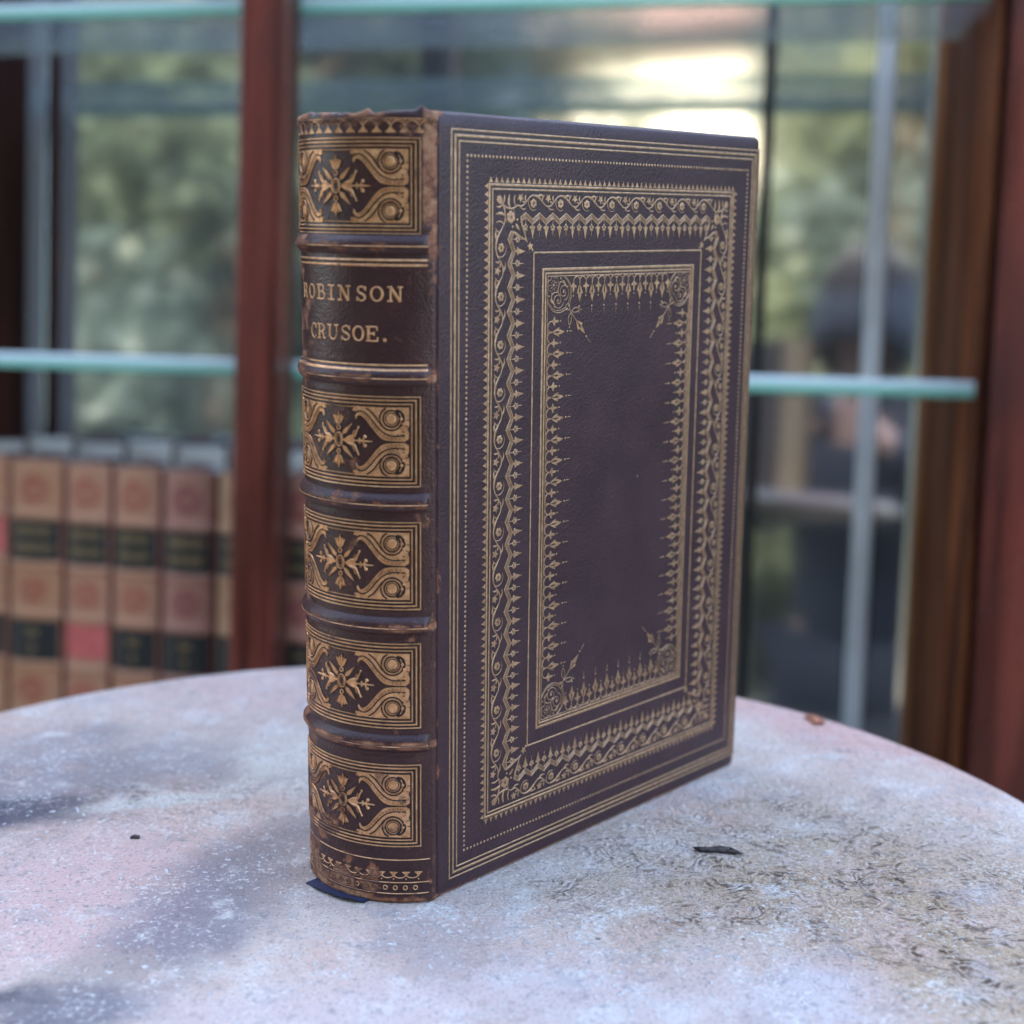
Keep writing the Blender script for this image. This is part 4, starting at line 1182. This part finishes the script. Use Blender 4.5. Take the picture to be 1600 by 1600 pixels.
def old_book(a0, a1, ztop, mat, label, lower='black', upper='black', purple=False, d0=0.05, D=0.100, group='old leather books on the cabinet shelf'):
    zb = -0.2475
    H = ztop - zb; W = a1 - a0 - 0.0022; cx = (a0 + a1) / 2
    root = bpy.data.objects.new('old_book', None); link(root)
    loc = Vector((cx, d0, zb))
    root.matrix_world = Matrix.Translation(Vector((0.02059, 0.66509, 0.0))) @ CB.to_4x4() @ Matrix.Translation(loc)
    tag(root, label, 'book', group)
    bulge = 0.010
    for sx in (-1, 1):
        bm = bmesh.new()
        lo = (min(sx * W / 2, sx * (W / 2 - 0.0028)), bulge + 0.0005, 0.0); hi = (max(sx * W / 2, sx * (W / 2 - 0.0028)), D, H - 0.001)
        box_bm(bm, lo, hi, 0.0007, 2)
        from_bm('cover', bm, M_PURP if (purple and sx == 1) else M_BOARD, root)
    bm = bmesh.new(); box_bm(bm, (-W / 2 + 0.003, bulge + 0.001, 0.003), (W / 2 - 0.003, D - 0.004, H - 0.0045))
    from_bm('text_block', bm, M_GREYP, root)
    # rounded spine with tooled panels; panel centres measured from the top
    ncol, nrow = 18, 120
    V, F, tl = [], [], []
    bandz = [0.046, 0.087, 0.129, 0.170, 0.212]
    cent = [(0.024, 0.013), (0.108, 0.012), (0.191, 0.013)]
    def sp(x, z, h=0.0):
        q = 2 * x / W
        y = bulge * (1 - sqrt(max(0.0, 1 - 0.85 * q * q))) - h
        return (x, y, z)
    for j in range(nrow + 1):
        z = H * j / nrow; dt = H - z
        bh = max([0.0] + [0.0016 * max(0.0, 1 - ((dt - b) / 0.0035) ** 2) for b in bandz])
        for i in range(ncol + 1):
            x = W * (i / ncol - 0.5) * 0.995
            V.append(sp(x, z, bh))
            t = 0.12
            for cz, rr in cent:
                e = hypot(x / 0.012, (dt - cz) / (rr * 0.8))
                if e < 1.15: t = max(t, 0.78 if 0.45 < e < 1.0 else (0.25 if e < 0.22 else 0.6))
            if any(abs(dt - b) < 0.006 for b in bandz): t = 0.0
            if abs(x) > W * 0.46: t = max(t, 0.8)
            tl.append(t)
    for j in range(nrow):
        for i in range(ncol):
            a = j * (ncol + 1) + i
            F.append((a, a + 1, a + ncol + 2, a + ncol + 1))
    # head cap closing the spine
    b = len(V)
    for i in range(ncol + 1):
        x = W * (i / ncol - 0.5) * 0.995
        V.append((x, bulge + 0.001, H - 0.0035)); tl.append(0.3)
    for i in range(ncol):
        a = nrow * (ncol + 1) + i
        F.append((a, a + 1, b + i + 1, b + i))
    spn = mk('spine', V, F, mat, root, True, None, {'tool': tl})
    def label_patch(name, dt0, dt1, mm, x0=-0.47, x1=0.47):
        V, F = [], []
        n = 14
        for i in range(n + 1):
            x = W * (x0 + (x1 - x0) * i / n)
            for z in (H - dt1, H - dt0): V.append(sp(x, z, 0.0005))
        for i in range(n): F.append((2 * i, 2 * i + 2, 2 * i + 3, 2 * i + 1))
        return mk(name, V, F, mm, spn, True)
    if upper == 'black':
        label_patch('title_label', 0.0495, 0.0835, M_LABEL)
        V, F = [], []
        rr = random.Random(int(a0 * 1e4))
        for dz in (0.0585, 0.0725):
            x = -0.33 * W
            while x < 0.33 * W:
                w = 0.0013
                for q in ((x, H - dz - 0.0032), (x + w, H - dz - 0.0032), (x + w, H - dz + 0.0032), (x, H - dz + 0.0032)):
                    V.append(sp(q[0], q[1], 0.0009))
                n = len(V); F.append((n - 4, n - 3, n - 2, n - 1)); x += w + rr.uniform(0.0009, 0.0016)
        mk('gilt_lettering', V, F, M_LGOLD, spn)
    else:
        label_patch('title_label', 0.0495, 0.0800, M_PINKL)
    if lower == 'black':
        label_patch('volume_label', 0.1325, 0.1665, M_LABEL)
        V, F = [], []
        for dz, ws in ((0.143, (-0.004, -0.0015, 0.001, 0.0035)), (0.156, (-0.0012, 0.0012))):
            for x in ws:
                for q in ((x, H - dz - 0.0028), (x + 0.0014, H - dz - 0.0028), (x + 0.0014, H - dz + 0.0028), (x, H - dz + 0.0028)):
                    V.append(sp(q[0], q[1], 0.0009))
                n = len(V); F.append((n - 4, n - 3, n - 2, n - 1))
        mk('gilt_lettering', V, F, M_LGOLD, spn)
    elif lower == 'pink':
        label_patch('volume_label', 0.1265, 0.1610, M_PINKL)
    return root

old_book(-0.4830, -0.4385, 0.0020, M_OLD[0], 'old leather book with a bare pink title panel at the left end of the row', upper='pink')
old_book(-0.4380, -0.3880, 0.0000, M_OLD[0], 'old tan gilt book with two black labels, left of the pink patched one')
old_book(-0.3870, -0.3455, -0.0012, M_OLD[1], 'old rose gilt book whose missing lower label leaves a bright pink patch', lower='pink')
old_book(-0.3445, -0.3018, -0.0022, M_OLD[1], 'old rose gilt book with two black labels right of the pink patched one')
old_book(-0.3008, -0.2545, -0.0030, M_OLD[2], 'old gilt book with a dark purple right edge near the cabinet stile', purple=True)
old_book(-0.2535, -0.2045, -0.0030, M_OLD[3], 'old gilt book half hidden behind the left side of the cabinet stile')
old_book(-0.2035, -0.1560, -0.0036, M_OLD[2], 'old reddish gilt book seen between the cabinet stile and the large antique book')
old_book(-0.1550, -0.1090, -0.0036, M_OLD[1], 'old gilt book standing hidden behind the large antique book')

M_VELLUM = old_leather('pale_vellum', (0.62, 0.56, 0.49), (0.40, 0.28, 0.22))
RG = 'books of the rear row on the cabinet shelf'
for i, (a0, w, zt, lab) in enumerate(((-0.535, 0.050, 0.016, 'rear row book behind the pink titled one, only its pale top edge showing'),
                                      (-0.484, 0.046, 0.021, 'rear row book behind the first tan gilt book, pale top edge showing'),
                                      (-0.437, 0.049, 0.018, 'rear row book behind the pink patched one, pale top edge showing'),
                                      (-0.387, 0.045, 0.022, 'rear row book behind the second rose gilt book, pale top edge showing'),
                                      (-0.341, 0.050, 0.019, 'rear row book behind the purple edged one, pale top edge showing'),
                                      (-0.290, 0.047, 0.023, 'rear row book nearest the cabinet stile, pale top edge showing'),
                                      (-0.242, 0.050, 0.018, 'rear row book seen past the right side of the cabinet stile'))):
    old_book(a0, a0 + w, zt - 0.007, M_VELLUM, lab, d0=0.156, D=0.092, group=RG)

# ------------------------------------------------------------------ garden behind the photographer, seen in the mirror
def leafmat(name, a, b):
    m = NT(name)
    f = m.noise(m.coord(), 2.2, 5, 0.6)
    r = m.n('ShaderNodeObjectInfo').outputs['Random']
    col = m.mix(m.ss(f, 0.35, 0.65), a, b)
    d = m.princ(col, 0.5, 0, None, 0.4)
    t = m.n('ShaderNodeBsdfTranslucent', {'Color': (*[x * 1.3 for x in b], 1)}).outputs[0]
    return m.done(m.n('ShaderNodeMixShader', {0: 0.5, 1: d, 2: t}).outputs[0])
M_LEAF = [leafmat('laurel_leaves', (0.055, 0.078, 0.052), (0.098, 0.125, 0.085)), leafmat('pale_leaves', (0.065, 0.082, 0.048), (0.120, 0.135, 0.082)),
          leafmat('blue_green_leaves', (0.046, 0.068, 0.062), (0.082, 0.108, 0.100))]
M_BARK = simple('bark', (0.085, 0.062, 0.045), 0.85, var=0.5, scale=12, bumpd=0.01)

def limb(V, F, a, b, r0, r1, n=7):
    a, b = Vector(a), Vector(b)
    d = (b - a).normalized(); x = d.orthogonal().normalized(); y = d.cross(x)
    k = len(V)
    for p, r in ((a, r0), (b, r1)):
        for i in range(n): V.append(p + x * r * cos(2 * pi * i / n) + y * r * sin(2 * pi * i / n))
    for i in range(n): F.append((k + i, k + (i + 1) % n, k + n + (i + 1) % n, k + n + i))

def tree(loc, H, rad, nleaf, mat, seed, label, name='garden_tree', cat='tree', lowest=0.15, leaf=0.07):
    r = random.Random(seed)
    root = empty(name, loc)
    tag(root, label, cat, 'trees and shrubs of the garden seen in the mirror')
    V, F = [], []
    limb(V, F, (0, 0, 0), (0.03, 0.02, H * 0.45), 0.07 * H / 3, 0.05 * H / 3)
    limb(V, F, (0.03, 0.02, H * 0.45), (0, 0.05, H * 0.85), 0.05 * H / 3, 0.015)
    cl = []
    for i in range(26):
        z = H * (lowest + (1 - lowest) * r.random() ** 0.8)
        q = sin(pi * min(1, max(0.08, (z / H - lowest * 0.6) / (1.02 - lowest * 0.6)))) ** 0.55
        a = r.uniform(0, 2 * pi); rr = rad * q * r.uniform(0.35, 1.0)
        p = Vector((rr * cos(a), rr * sin(a), z))
        limb(V, F, (0.02, 0.03, max(0.1, z - rr * 0.6)), p, 0.018, 0.006, 5)
        cl.append((p, rad * r.uniform(0.28, 0.5)))
    mk('trunk', V, F, M_BARK, root, True)
    V, F = [], []
    for i in range(nleaf):
        p, s = cl[r.randrange(len(cl))]
        d = Vector((r.gauss(0, 1), r.gauss(0, 1), r.gauss(0, 0.8)))
        d = d.normalized() * s * r.random() ** 0.45
        q = p + d
        if q.z < 0.02: q.z = 0.02
        u = Vector((r.gauss(0, 1), r.gauss(0, 1), r.gauss(0, 0.6))).normalized()
        w = u.orthogonal().normalized()
        w = (Matrix.Rotation(r.uniform(0, 6.28), 3, u) @ w)
        L = leaf * r.uniform(0.6, 1.3); k = len(V)
        V += [q, q + u * L * 0.5 + w * L * 0.26, q + u * L, q + u * L * 0.5 - w * L * 0.26]
        F.append((k, k + 1, k + 2, k + 3))
    mk('crown', V, F, mat, root)
    return root

G = -0.75
tree((-3.5, -1.9, G), 4.6, 1.15, 12000, M_LEAF[2], 1, 'dense dark green shrub reflected at the left of the cabinet mirror', leaf=0.10)
tree((-2.9, -2.7, G), 4.3, 1.10, 13000, M_LEAF[0], 2, 'leafy green shrub reflected above the row of old books', leaf=0.10)
tree((-4.6, -3.4, G), 6.0, 1.5, 9000, M_LEAF[2], 3, 'tall blue green tree reflected behind the shrubs at the left', leaf=0.13)
tree((-2.55, -3.9, G), 4.4, 0.95, 8000, M_LEAF[0], 4, 'green tree reflected beside the cabinet stile', leaf=0.10)
tree((-1.85, -4.1, G), 2.1, 0.7, 5000, M_LEAF[1], 5, 'low pale bush reflected under the bright gap', leaf=0.09)
tree((-4.0, -4.4, G), 5.4, 1.0, 9000, M_LEAF[0], 13, 'green tree filling the gap behind the two front shrubs at the left', leaf=0.12)
tree((-0.50, -3.75, G), 4.6, 0.58, 9000, M_LEAF[1], 6, 'yellow green tree reflected at the right of the mirror', leaf=0.10)
tree((0.05, -4.2, G), 5.2, 0.95, 9000, M_LEAF[2], 11, 'blue green tree reflected between the two right hand trees', leaf=0.11)
tree((-2.75, -5.6, G), 4.6, 0.7, 2600, M_LEAF[1], 12, 'thin tree with sparse leaves reflected above the antique book', leaf=0.09)
tree((1.15, -3.9, G), 5.0, 1.2, 8000, M_LEAF[0], 7, 'broad green tree reflected at the right edge of the mirror', leaf=0.11)
tree((-1.35, -6.3, G), 2.7, 1.3, 6000, M_LEAF[1], 8, 'distant light green bush reflected at the foot of the bright gap', leaf=0.12)
tree((-5.6, -1.2, G), 5.0, 1.3, 7000, M_LEAF[2], 9, 'tall dark shrub at the far left of the garden', leaf=0.12)
tree((-3.9, -5.4, G), 5.4, 1.3, 8000, M_LEAF[0], 10, 'green tree behind the pale bush at the back of the garden', leaf=0.13)
tree((0.95, 1.55, G), 1.7, 0.50, 3500, M_LEAF[2], 15, 'dark green bush standing just behind the right end of the cabinet', 'garden_shrub', 'shrub', leaf=0.07)
def hedge(a, b, H, D, n, mat, seed, label, leaf=0.15):
    r = random.Random(seed)
    root = empty('tall_hedge', (a[0], a[1], G))
    tag(root, label, 'hedge', 'trees and shrubs of the garden seen in the mirror')
    d = Vector((b[0] - a[0], b[1] - a[1], 0)); L = d.length; d.normalize(); q = Vector((-d.y, d.x, 0))
    bm = bmesh.new()
    box_bm(bm, (0, -D * 0.32, 0), (L, D * 0.32, H * 0.93), 0.15, 2, Matrix(((d.x, q.x, 0), (d.y, q.y, 0), (0, 0, 1))).to_4x4())
    from_bm('branches', bm, M_CORE, root)
    V, F = [], []
    for i in range(n):
        u, w, z = r.uniform(-0.1, L + 0.1), r.choice((-1, 1)) * D * r.uniform(0.25, 0.55), H * r.random() ** 0.8
        if r.random() < 0.15: w, z = r.uniform(-.5, .5) * D, H * r.uniform(0.92, 1.03)
        p = d * u + q * (w + 0.25 * noise.noise((u * 1.3, z * 1.3, seed))) + Vector((0, 0, z))
        e = Vector((r.gauss(0, 1), r.gauss(0, 1), r.gauss(0, 0.6))).normalized(); f = e.orthogonal().normalized()
        S_ = leaf * r.uniform(0.6, 1.3); k = len(V)
        V += [p, p + e * S_ * .5 + f * S_ * .28, p + e * S_, p + e * S_ * .5 - f * S_ * .28]; F.append((k, k + 1, k + 2, k + 3))
    mk('foliage', V, F, mat, root)
M_CORE = simple('hedge_core', (0.030, 0.036, 0.024), 0.9, var=0.4, scale=4)
hedge((-9.5, -2.2), (-3.7, -6.6), 5.2, 1.0, 14000, M_LEAF[2], 31, 'tall dark hedge reflected at the left behind the garden trees')
hedge((-1.85, -7.0), (5.5, -6.2), 4.9, 1.0, 12000, M_LEAF[0], 32, 'tall green hedge reflected at the right behind the photographer')
tree((-0.80, -4.7, G), 4.4, 0.50, 7000, M_LEAF[0], 16, 'slender green tree reflected next to the dark mirror upright', leaf=0.11)
M_FENCE = wood('fence_boards', (0.050, 0.046, 0.040), (0.105, 0.098, 0.088), 0.8, 0.1)
hedge((-1.7, 4.2), (-2.3, 0.9), 2.9, 0.9, 18000, M_LEAF[2], 33, 'added unseen hedge left of the cabinet that darkens reflections on the spine', 0.085)  # out of view, added to darken reflections along the spine's left edge
hedge((0.9, 3.4), (5.5, 1.2), 2.9, 0.9, 26000, M_LEAF[2], 34, 'dark green hedge behind the right end of the cabinet', 0.085)
fn = box('garden_fence', (-8, -8.6, G), (-4.6, -8.52, 0.95), M_FENCE)
tag(fn, 'grey board fence at the back of the garden behind the left hedge', 'fence')
M_RENDERW = simple('cream_render', (0.36, 0.325, 0.26), 0.85, var=0.12, scale=1.5)
M_TILES = simple('roof_tiles', (0.16, 0.085, 0.06), 0.8, var=0.4, scale=6)
hs = empty('glow_house', (-2.6, -9.6, G))  # invented building, added to give the warm bright gap between the trees
tag(hs, 'added cream wall and roof giving the pale glow in the mirror above the antique book', 'glow_house')
box('wall', (-1.9, -2.0, 0.0), (2.2, 0.6, 4.9), M_RENDERW, hs)
bm = bmesh.new()
vs = [bm.verts.new(q) for q in ((-2.1, -2.3, 4.9), (2.4, -2.3, 4.9), (2.4, 0.9, 4.9), (-2.1, 0.9, 4.9), (-2.1, -0.7, 6.2), (2.4, -0.7, 6.2))]
for f in ((0, 1, 2, 3), (0, 4, 5, 1), (3, 2, 5, 4), (0, 3, 4), (1, 5, 2)): bm.faces.new([vs[i] for i in f])
from_bm('roof', bm, M_TILES, hs)

# ------------------------------------------------------------------ photographer kneeling behind the camera, seen in the mirror
M_SKIN = simple('skin', (0.40, 0.235, 0.18), 0.5, var=0.08, scale=30)
M_JACKET = simple('navy_jacket', (0.010, 0.015, 0.030), 0.8, var=0.35, scale=60, bumpd=0.002)
M_JEANS = simple('dark_jeans', (0.008, 0.012, 0.022), 0.85, var=0.3, scale=80)
M_HAIR = simple('dark_hair', (0.020, 0.017, 0.018), 0.75, spec=0.2, var=0.4, scale=120)
M_CAM = simple('camera_black', (0.015, 0.015, 0.016), 0.4, var=0.2, scale=100)
M_LENS = simple('lens_glass', (0.02, 0.03, 0.06), 0.04, spec=1.0, var=0.1)

def skinned(name, verts, edges, radii, root_i, mat, parent, sub=2):
    me = bpy.data.meshes.new(name)
    me.from_pydata(verts, edges, [])
    me.materials.append(mat)
    o = bpy.data.objects.new(name, me); link(o, parent)
    md = o.modifiers.new('skin', 'SKIN'); md.use_smooth_shade = True
    for i, d in enumerate(me.skin_vertices[0].data):
        r = radii[i]
        d.radius = r if isinstance(r, tuple) else (r, r)
        d.use_root = (i == root_i)
    if sub:
        sm = o.modifiers.new('sub', 'SUBSURF'); sm.levels = sub; sm.render_levels = sub
    return o

per = empty('person', (0.025, -0.80, G))
tag(per, 'person in navy hooded jacket kneeling with a camera, reflected in the cabinet mirror', 'person')
# local: x right, y forward (to the table), z up from the ground
Bv = [(0, 0.0, 0.47), (0, 0.01, 0.62), (0, 0.05, 0.80), (0, 0.08, 0.93), (0, 0.10, 1.00), (0, 0.145, 1.065), (0, 0.175, 1.115), (0, 0.15, 1.18),
      (-0.17, 0.08, 0.94), (-0.25, 0.17, 0.74), (-0.11, 0.345, 0.885), (-0.085, 0.372, 0.915),
      (0.17, 0.08, 0.94), (0.25, 0.17, 0.74), (0.07, 0.345, 0.885), (0.045, 0.372, 0.915),
      (-0.10, 0.0, 0.44), (-0.13, 0.14, 0.07), (-0.13, -0.28, 0.07), (-0.13, -0.36, 0.05),
      (0.10, 0.0, 0.44), (0.13, 0.14, 0.07), (0.13, -0.28, 0.07), (0.13, -0.36, 0.05)]
Be = [(0, 1), (1, 2), (2, 3), (3, 4), (4, 5), (5, 6), (6, 7), (3, 8), (8, 9), (9, 10), (10, 11), (3, 12), (12, 13), (13, 14), (14, 15),
      (0, 16), (16, 17), (17, 18), (18, 19), (0, 20), (20, 21), (21, 22), (22, 23)]
Br = [(.15, .11), (.135, .10), (.15, .11), (.12, .09), (.055, .055), (.065, .07), (.078, .09), (.06, .07), .055, .042, .03, (.038, .018), .055, .042, .03, (.038, .018),
      .085, .06, .045, .035, .085, .06, .045, .035]
body = skinned('body', Bv, Be, Br, 0, M_SKIN, per)
def sub_skin(name, idx, mat, grow, extra=None):
    mp = {i: k for k, i in enumerate(idx)}
    ed = [(mp[a], mp[b]) for a, b in Be if a in mp and b in mp]
    rr = [tuple(x + grow for x in (Br[i] if isinstance(Br[i], tuple) else (Br[i], Br[i]))) for i in idx]
    return skinned(name, [Bv[i] for i in idx], ed, rr, 0, mat, per)
sub_skin('jacket', [0, 1, 2, 3, 4, 8, 9, 10, 12, 13, 14], M_JACKET, 0.020)
sub_skin('trousers', [0, 16, 17, 18, 20, 21, 22], M_JEANS, 0.014)
# fingers closed around the camera
for sx in (-1, 1):
    V, E, Rr = [], [], []
    wx = -0.085 if sx < 0 else 0.045
    for k in range(5):
        b = len(V)
        z = 0.94 - 0.021 * k
        y = 0.385
        if k == 4:
            V += [(wx, 0.365, 0.90), (wx - sx * 0.035, 0.355, 0.905), (wx - sx * 0.06, 0.35, 0.91)]
        else:
            V += [(wx, y - 0.012, z), (wx - sx * 0.018, y + 0.018, z + 0.002), (wx - sx * 0.045, y + 0.024 - 0.003 * k, z)]
        E += [(b, b + 1), (b + 1, b + 2)]; Rr += [0.0095, 0.0088, 0.0075]
        if k: E.append((0, b)) if k < 5 else None
    skinned('hand', V, E, Rr, 0, M_SKIN, per, 1)
# bowed head: navy hood over dark hair, the face turned down to the camera
HC = Vector((0, 0.14, 1.15))
BOW = Matrix.Translation(HC) @ Matrix.Rotation(radians(-78), 4, 'X') @ Matrix.Translation(-HC)
bm = bmesh.new()
bmesh.ops.create_uvsphere(bm, u_segments=28, v_segments=18, radius=1.0)
kill = []
for v in bm.verts:
    d = v.co.normalized()
    if d.dot(Vector((0, 0.93, 0.36))) > 0.90: kill.append(v)
    wob = 1 + 0.03 * noise.noise(v.co * 2.0)
    v.co = Vector((v.co.x * 0.100 * wob, v.co.y * 0.118 * wob - 0.012, v.co.z * 0.126 * wob + 0.008)) if False else Vector((v.co.x * (0.100 + 0.05 * max(0, v.co.y)) * wob, v.co.y * 0.135 * wob + 0.01, v.co.z * (0.120 + 0.03 * max(0, v.co.y)) * wob + 0.006))
bmesh.ops.delete(bm, geom=kill, context='VERTS')
hood = from_bm('hood', bm, M_JACKET, per, True)
hood.matrix_local = BOW @ Matrix.Translation(HC)
so = hood.modifiers.new('thick', 'SOLIDIFY'); so.thickness = 0.006
bm = bmesh.new()
bmesh.ops.create_uvsphere(bm, u_segments=24, v_segments=16, radius=1.0)
bmesh.ops.delete(bm, geom=[v for v in bm.verts if v.co.normalized().dot(Vector((0, 0.9, -0.44))) > 0.45], context='VERTS')
for v in bm.verts: v.co = Vector((v.co.x * 0.092, v.co.y * 0.106 - 0.012, v.co.z * 0.118 + 0.012))
hair = from_bm('hair', bm, M_HAIR, per, True)
hair.matrix_local = BOW @ Matrix.Translation(HC)
M_EYE = simple('eye_white', (0.6, 0.58, 0.56), 0.2)
for sx in (-1, 1):
    bm = bmesh.new()
    bmesh.ops.create_icosphere(bm, subdivisions=2, radius=0.0095)
    o = from_bm('eye', bm, M_EYE, per, True)
    o.matrix_local = BOW @ Matrix.Translation((sx * 0.031, 0.206, 1.162))
bm = bmesh.new()
r = bmesh.ops.create_cone(bm, cap_ends=True, segments=12, radius1=0.015, radius2=0.006, depth=0.048)
for v in r['verts']: v.co = Vector((v.co.x, 0.222 - v.co.z * 0.25, 1.135 + v.co.z))
o = from_bm('nose', bm, M_SKIN, per, True); o.matrix_local = BOW
o = box('mouth', (-0.023, 0.204, 1.090), (0.023, 0.214, 1.099), simple('lips', (0.32, 0.13, 0.11), 0.45), per, 0.003, 2); o.matrix_local = BOW

camr = empty('camera', (0.0206, -0.455, 0.185))
tag(camr, 'black camera held by the kneeling photographer, reflected in the mirror', 'camera')
bm = bmesh.new()
box_bm(bm, (-0.065, -0.035, -0.048), (0.065, 0.0, 0.042), 0.006, 3)
box_bm(bm, (-0.024, -0.03, 0.0425), (0.024, 0.0, 0.062), 0.005, 2)
from_bm('camera_body', bm, M_CAM, camr)
bm = bmesh.new()
r = bmesh.ops.create_cone(bm, cap_ends=True, segments=32, radius1=0.032, radius2=0.030, depth=0.028)
for v in r['verts']: v.co = Vector((v.co.x, v.co.z + 0.0145, v.co.y))
from_bm('lens_barrel', bm, M_CAM, camr)
bm = bmesh.new()
r = bmesh.ops.create_uvsphere(bm, u_segments=20, v_segments=10, radius=0.026)
for v in r['verts']: v.co = Vector((v.co.x, max(-0.002, v.co.z * 0.25) + 0.029, v.co.y))
from_bm('lens_glass', bm, M_LENS, camr, True)

# ------------------------------------------------------------------ light, sky, camera
SUN_AZ = atan2(-0.15, 0.95); SUN_EL = radians(36)
w = bpy.data.worlds.new('World'); S.world = w; w.use_nodes = True
nt = w.node_tree; nt.nodes.clear()
sky = nt.nodes.new('ShaderNodeTexSky'); sky.sky_type = 'NISHITA'; sky.sun_disc = False
sky.sun_elevation = SUN_EL; sky.sun_rotation = SUN_AZ
sky.air_density = 1.0; sky.dust_density = 3.0
bg = nt.nodes.new('ShaderNodeBackground'); bg.inputs['Strength'].default_value = 0.13
wo = nt.nodes.new('ShaderNodeOutputWorld')
nt.links.new(sky.outputs[0], bg.inputs[0]); nt.links.new(bg.outputs[0], wo.inputs[0])
sd = Vector((sin(SUN_AZ) * cos(SUN_EL), cos(SUN_AZ) * cos(SUN_EL), sin(SUN_EL)))
L = bpy.data.lights.new('sun', 'SUN'); L.energy = 3.5; L.angle = radians(0.6); L.color = (1.0, 0.91, 0.80)
lo = bpy.data.objects.new('sun', L); COL.objects.link(lo)
lo.rotation_euler = sd.to_track_quat('Z', 'Y').to_euler()
lo.location = sd * 10

cd = bpy.data.cameras.new('photo_camera')
cd.sensor_fit = 'HORIZONTAL'; cd.sensor_width = 24.0; cd.lens = 24.0 * 2307.96 / 1600
cd.clip_start = 0.01; cd.clip_end = 300
cam = bpy.data.objects.new('photo_camera', cd); COL.objects.link(cam)
right = Vector((0.99993, 0.00227, 0.01132)); down = Vector((0.01154, -0.19633, -0.98047)); fwd = Vector((0, 0.98054, -0.19634))
Mx = Matrix((( right.x, -down.x, -fwd.x), (right.y, -down.y, -fwd.y), (right.z, -down.z, -fwd.z)))
cam.matrix_world = Matrix.Translation((0.02059, -0.39491, 0.19324)) @ Mx.to_4x4()
cd.dof.use_dof = True; cd.dof.focus_distance = 0.43
cd.dof.aperture_fstop = cd.lens / 6.5
S.camera = cam

S.view_settings.view_transform = 'Standard'; S.view_settings.look = 'None'
S.view_settings.gamma = 1.0; S.view_settings.exposure = 3.45
S.render.engine = 'CYCLES'
cy = S.cycles
cy.use_denoising = True
try: cy.denoiser = 'OPENIMAGEDENOISE'
except Exception: pass
cy.max_bounces = 8; cy.transparent_max_bounces = 12
cy.caustics_reflective = False; cy.caustics_refractive = False
cy.sample_clamp_indirect = 6.0
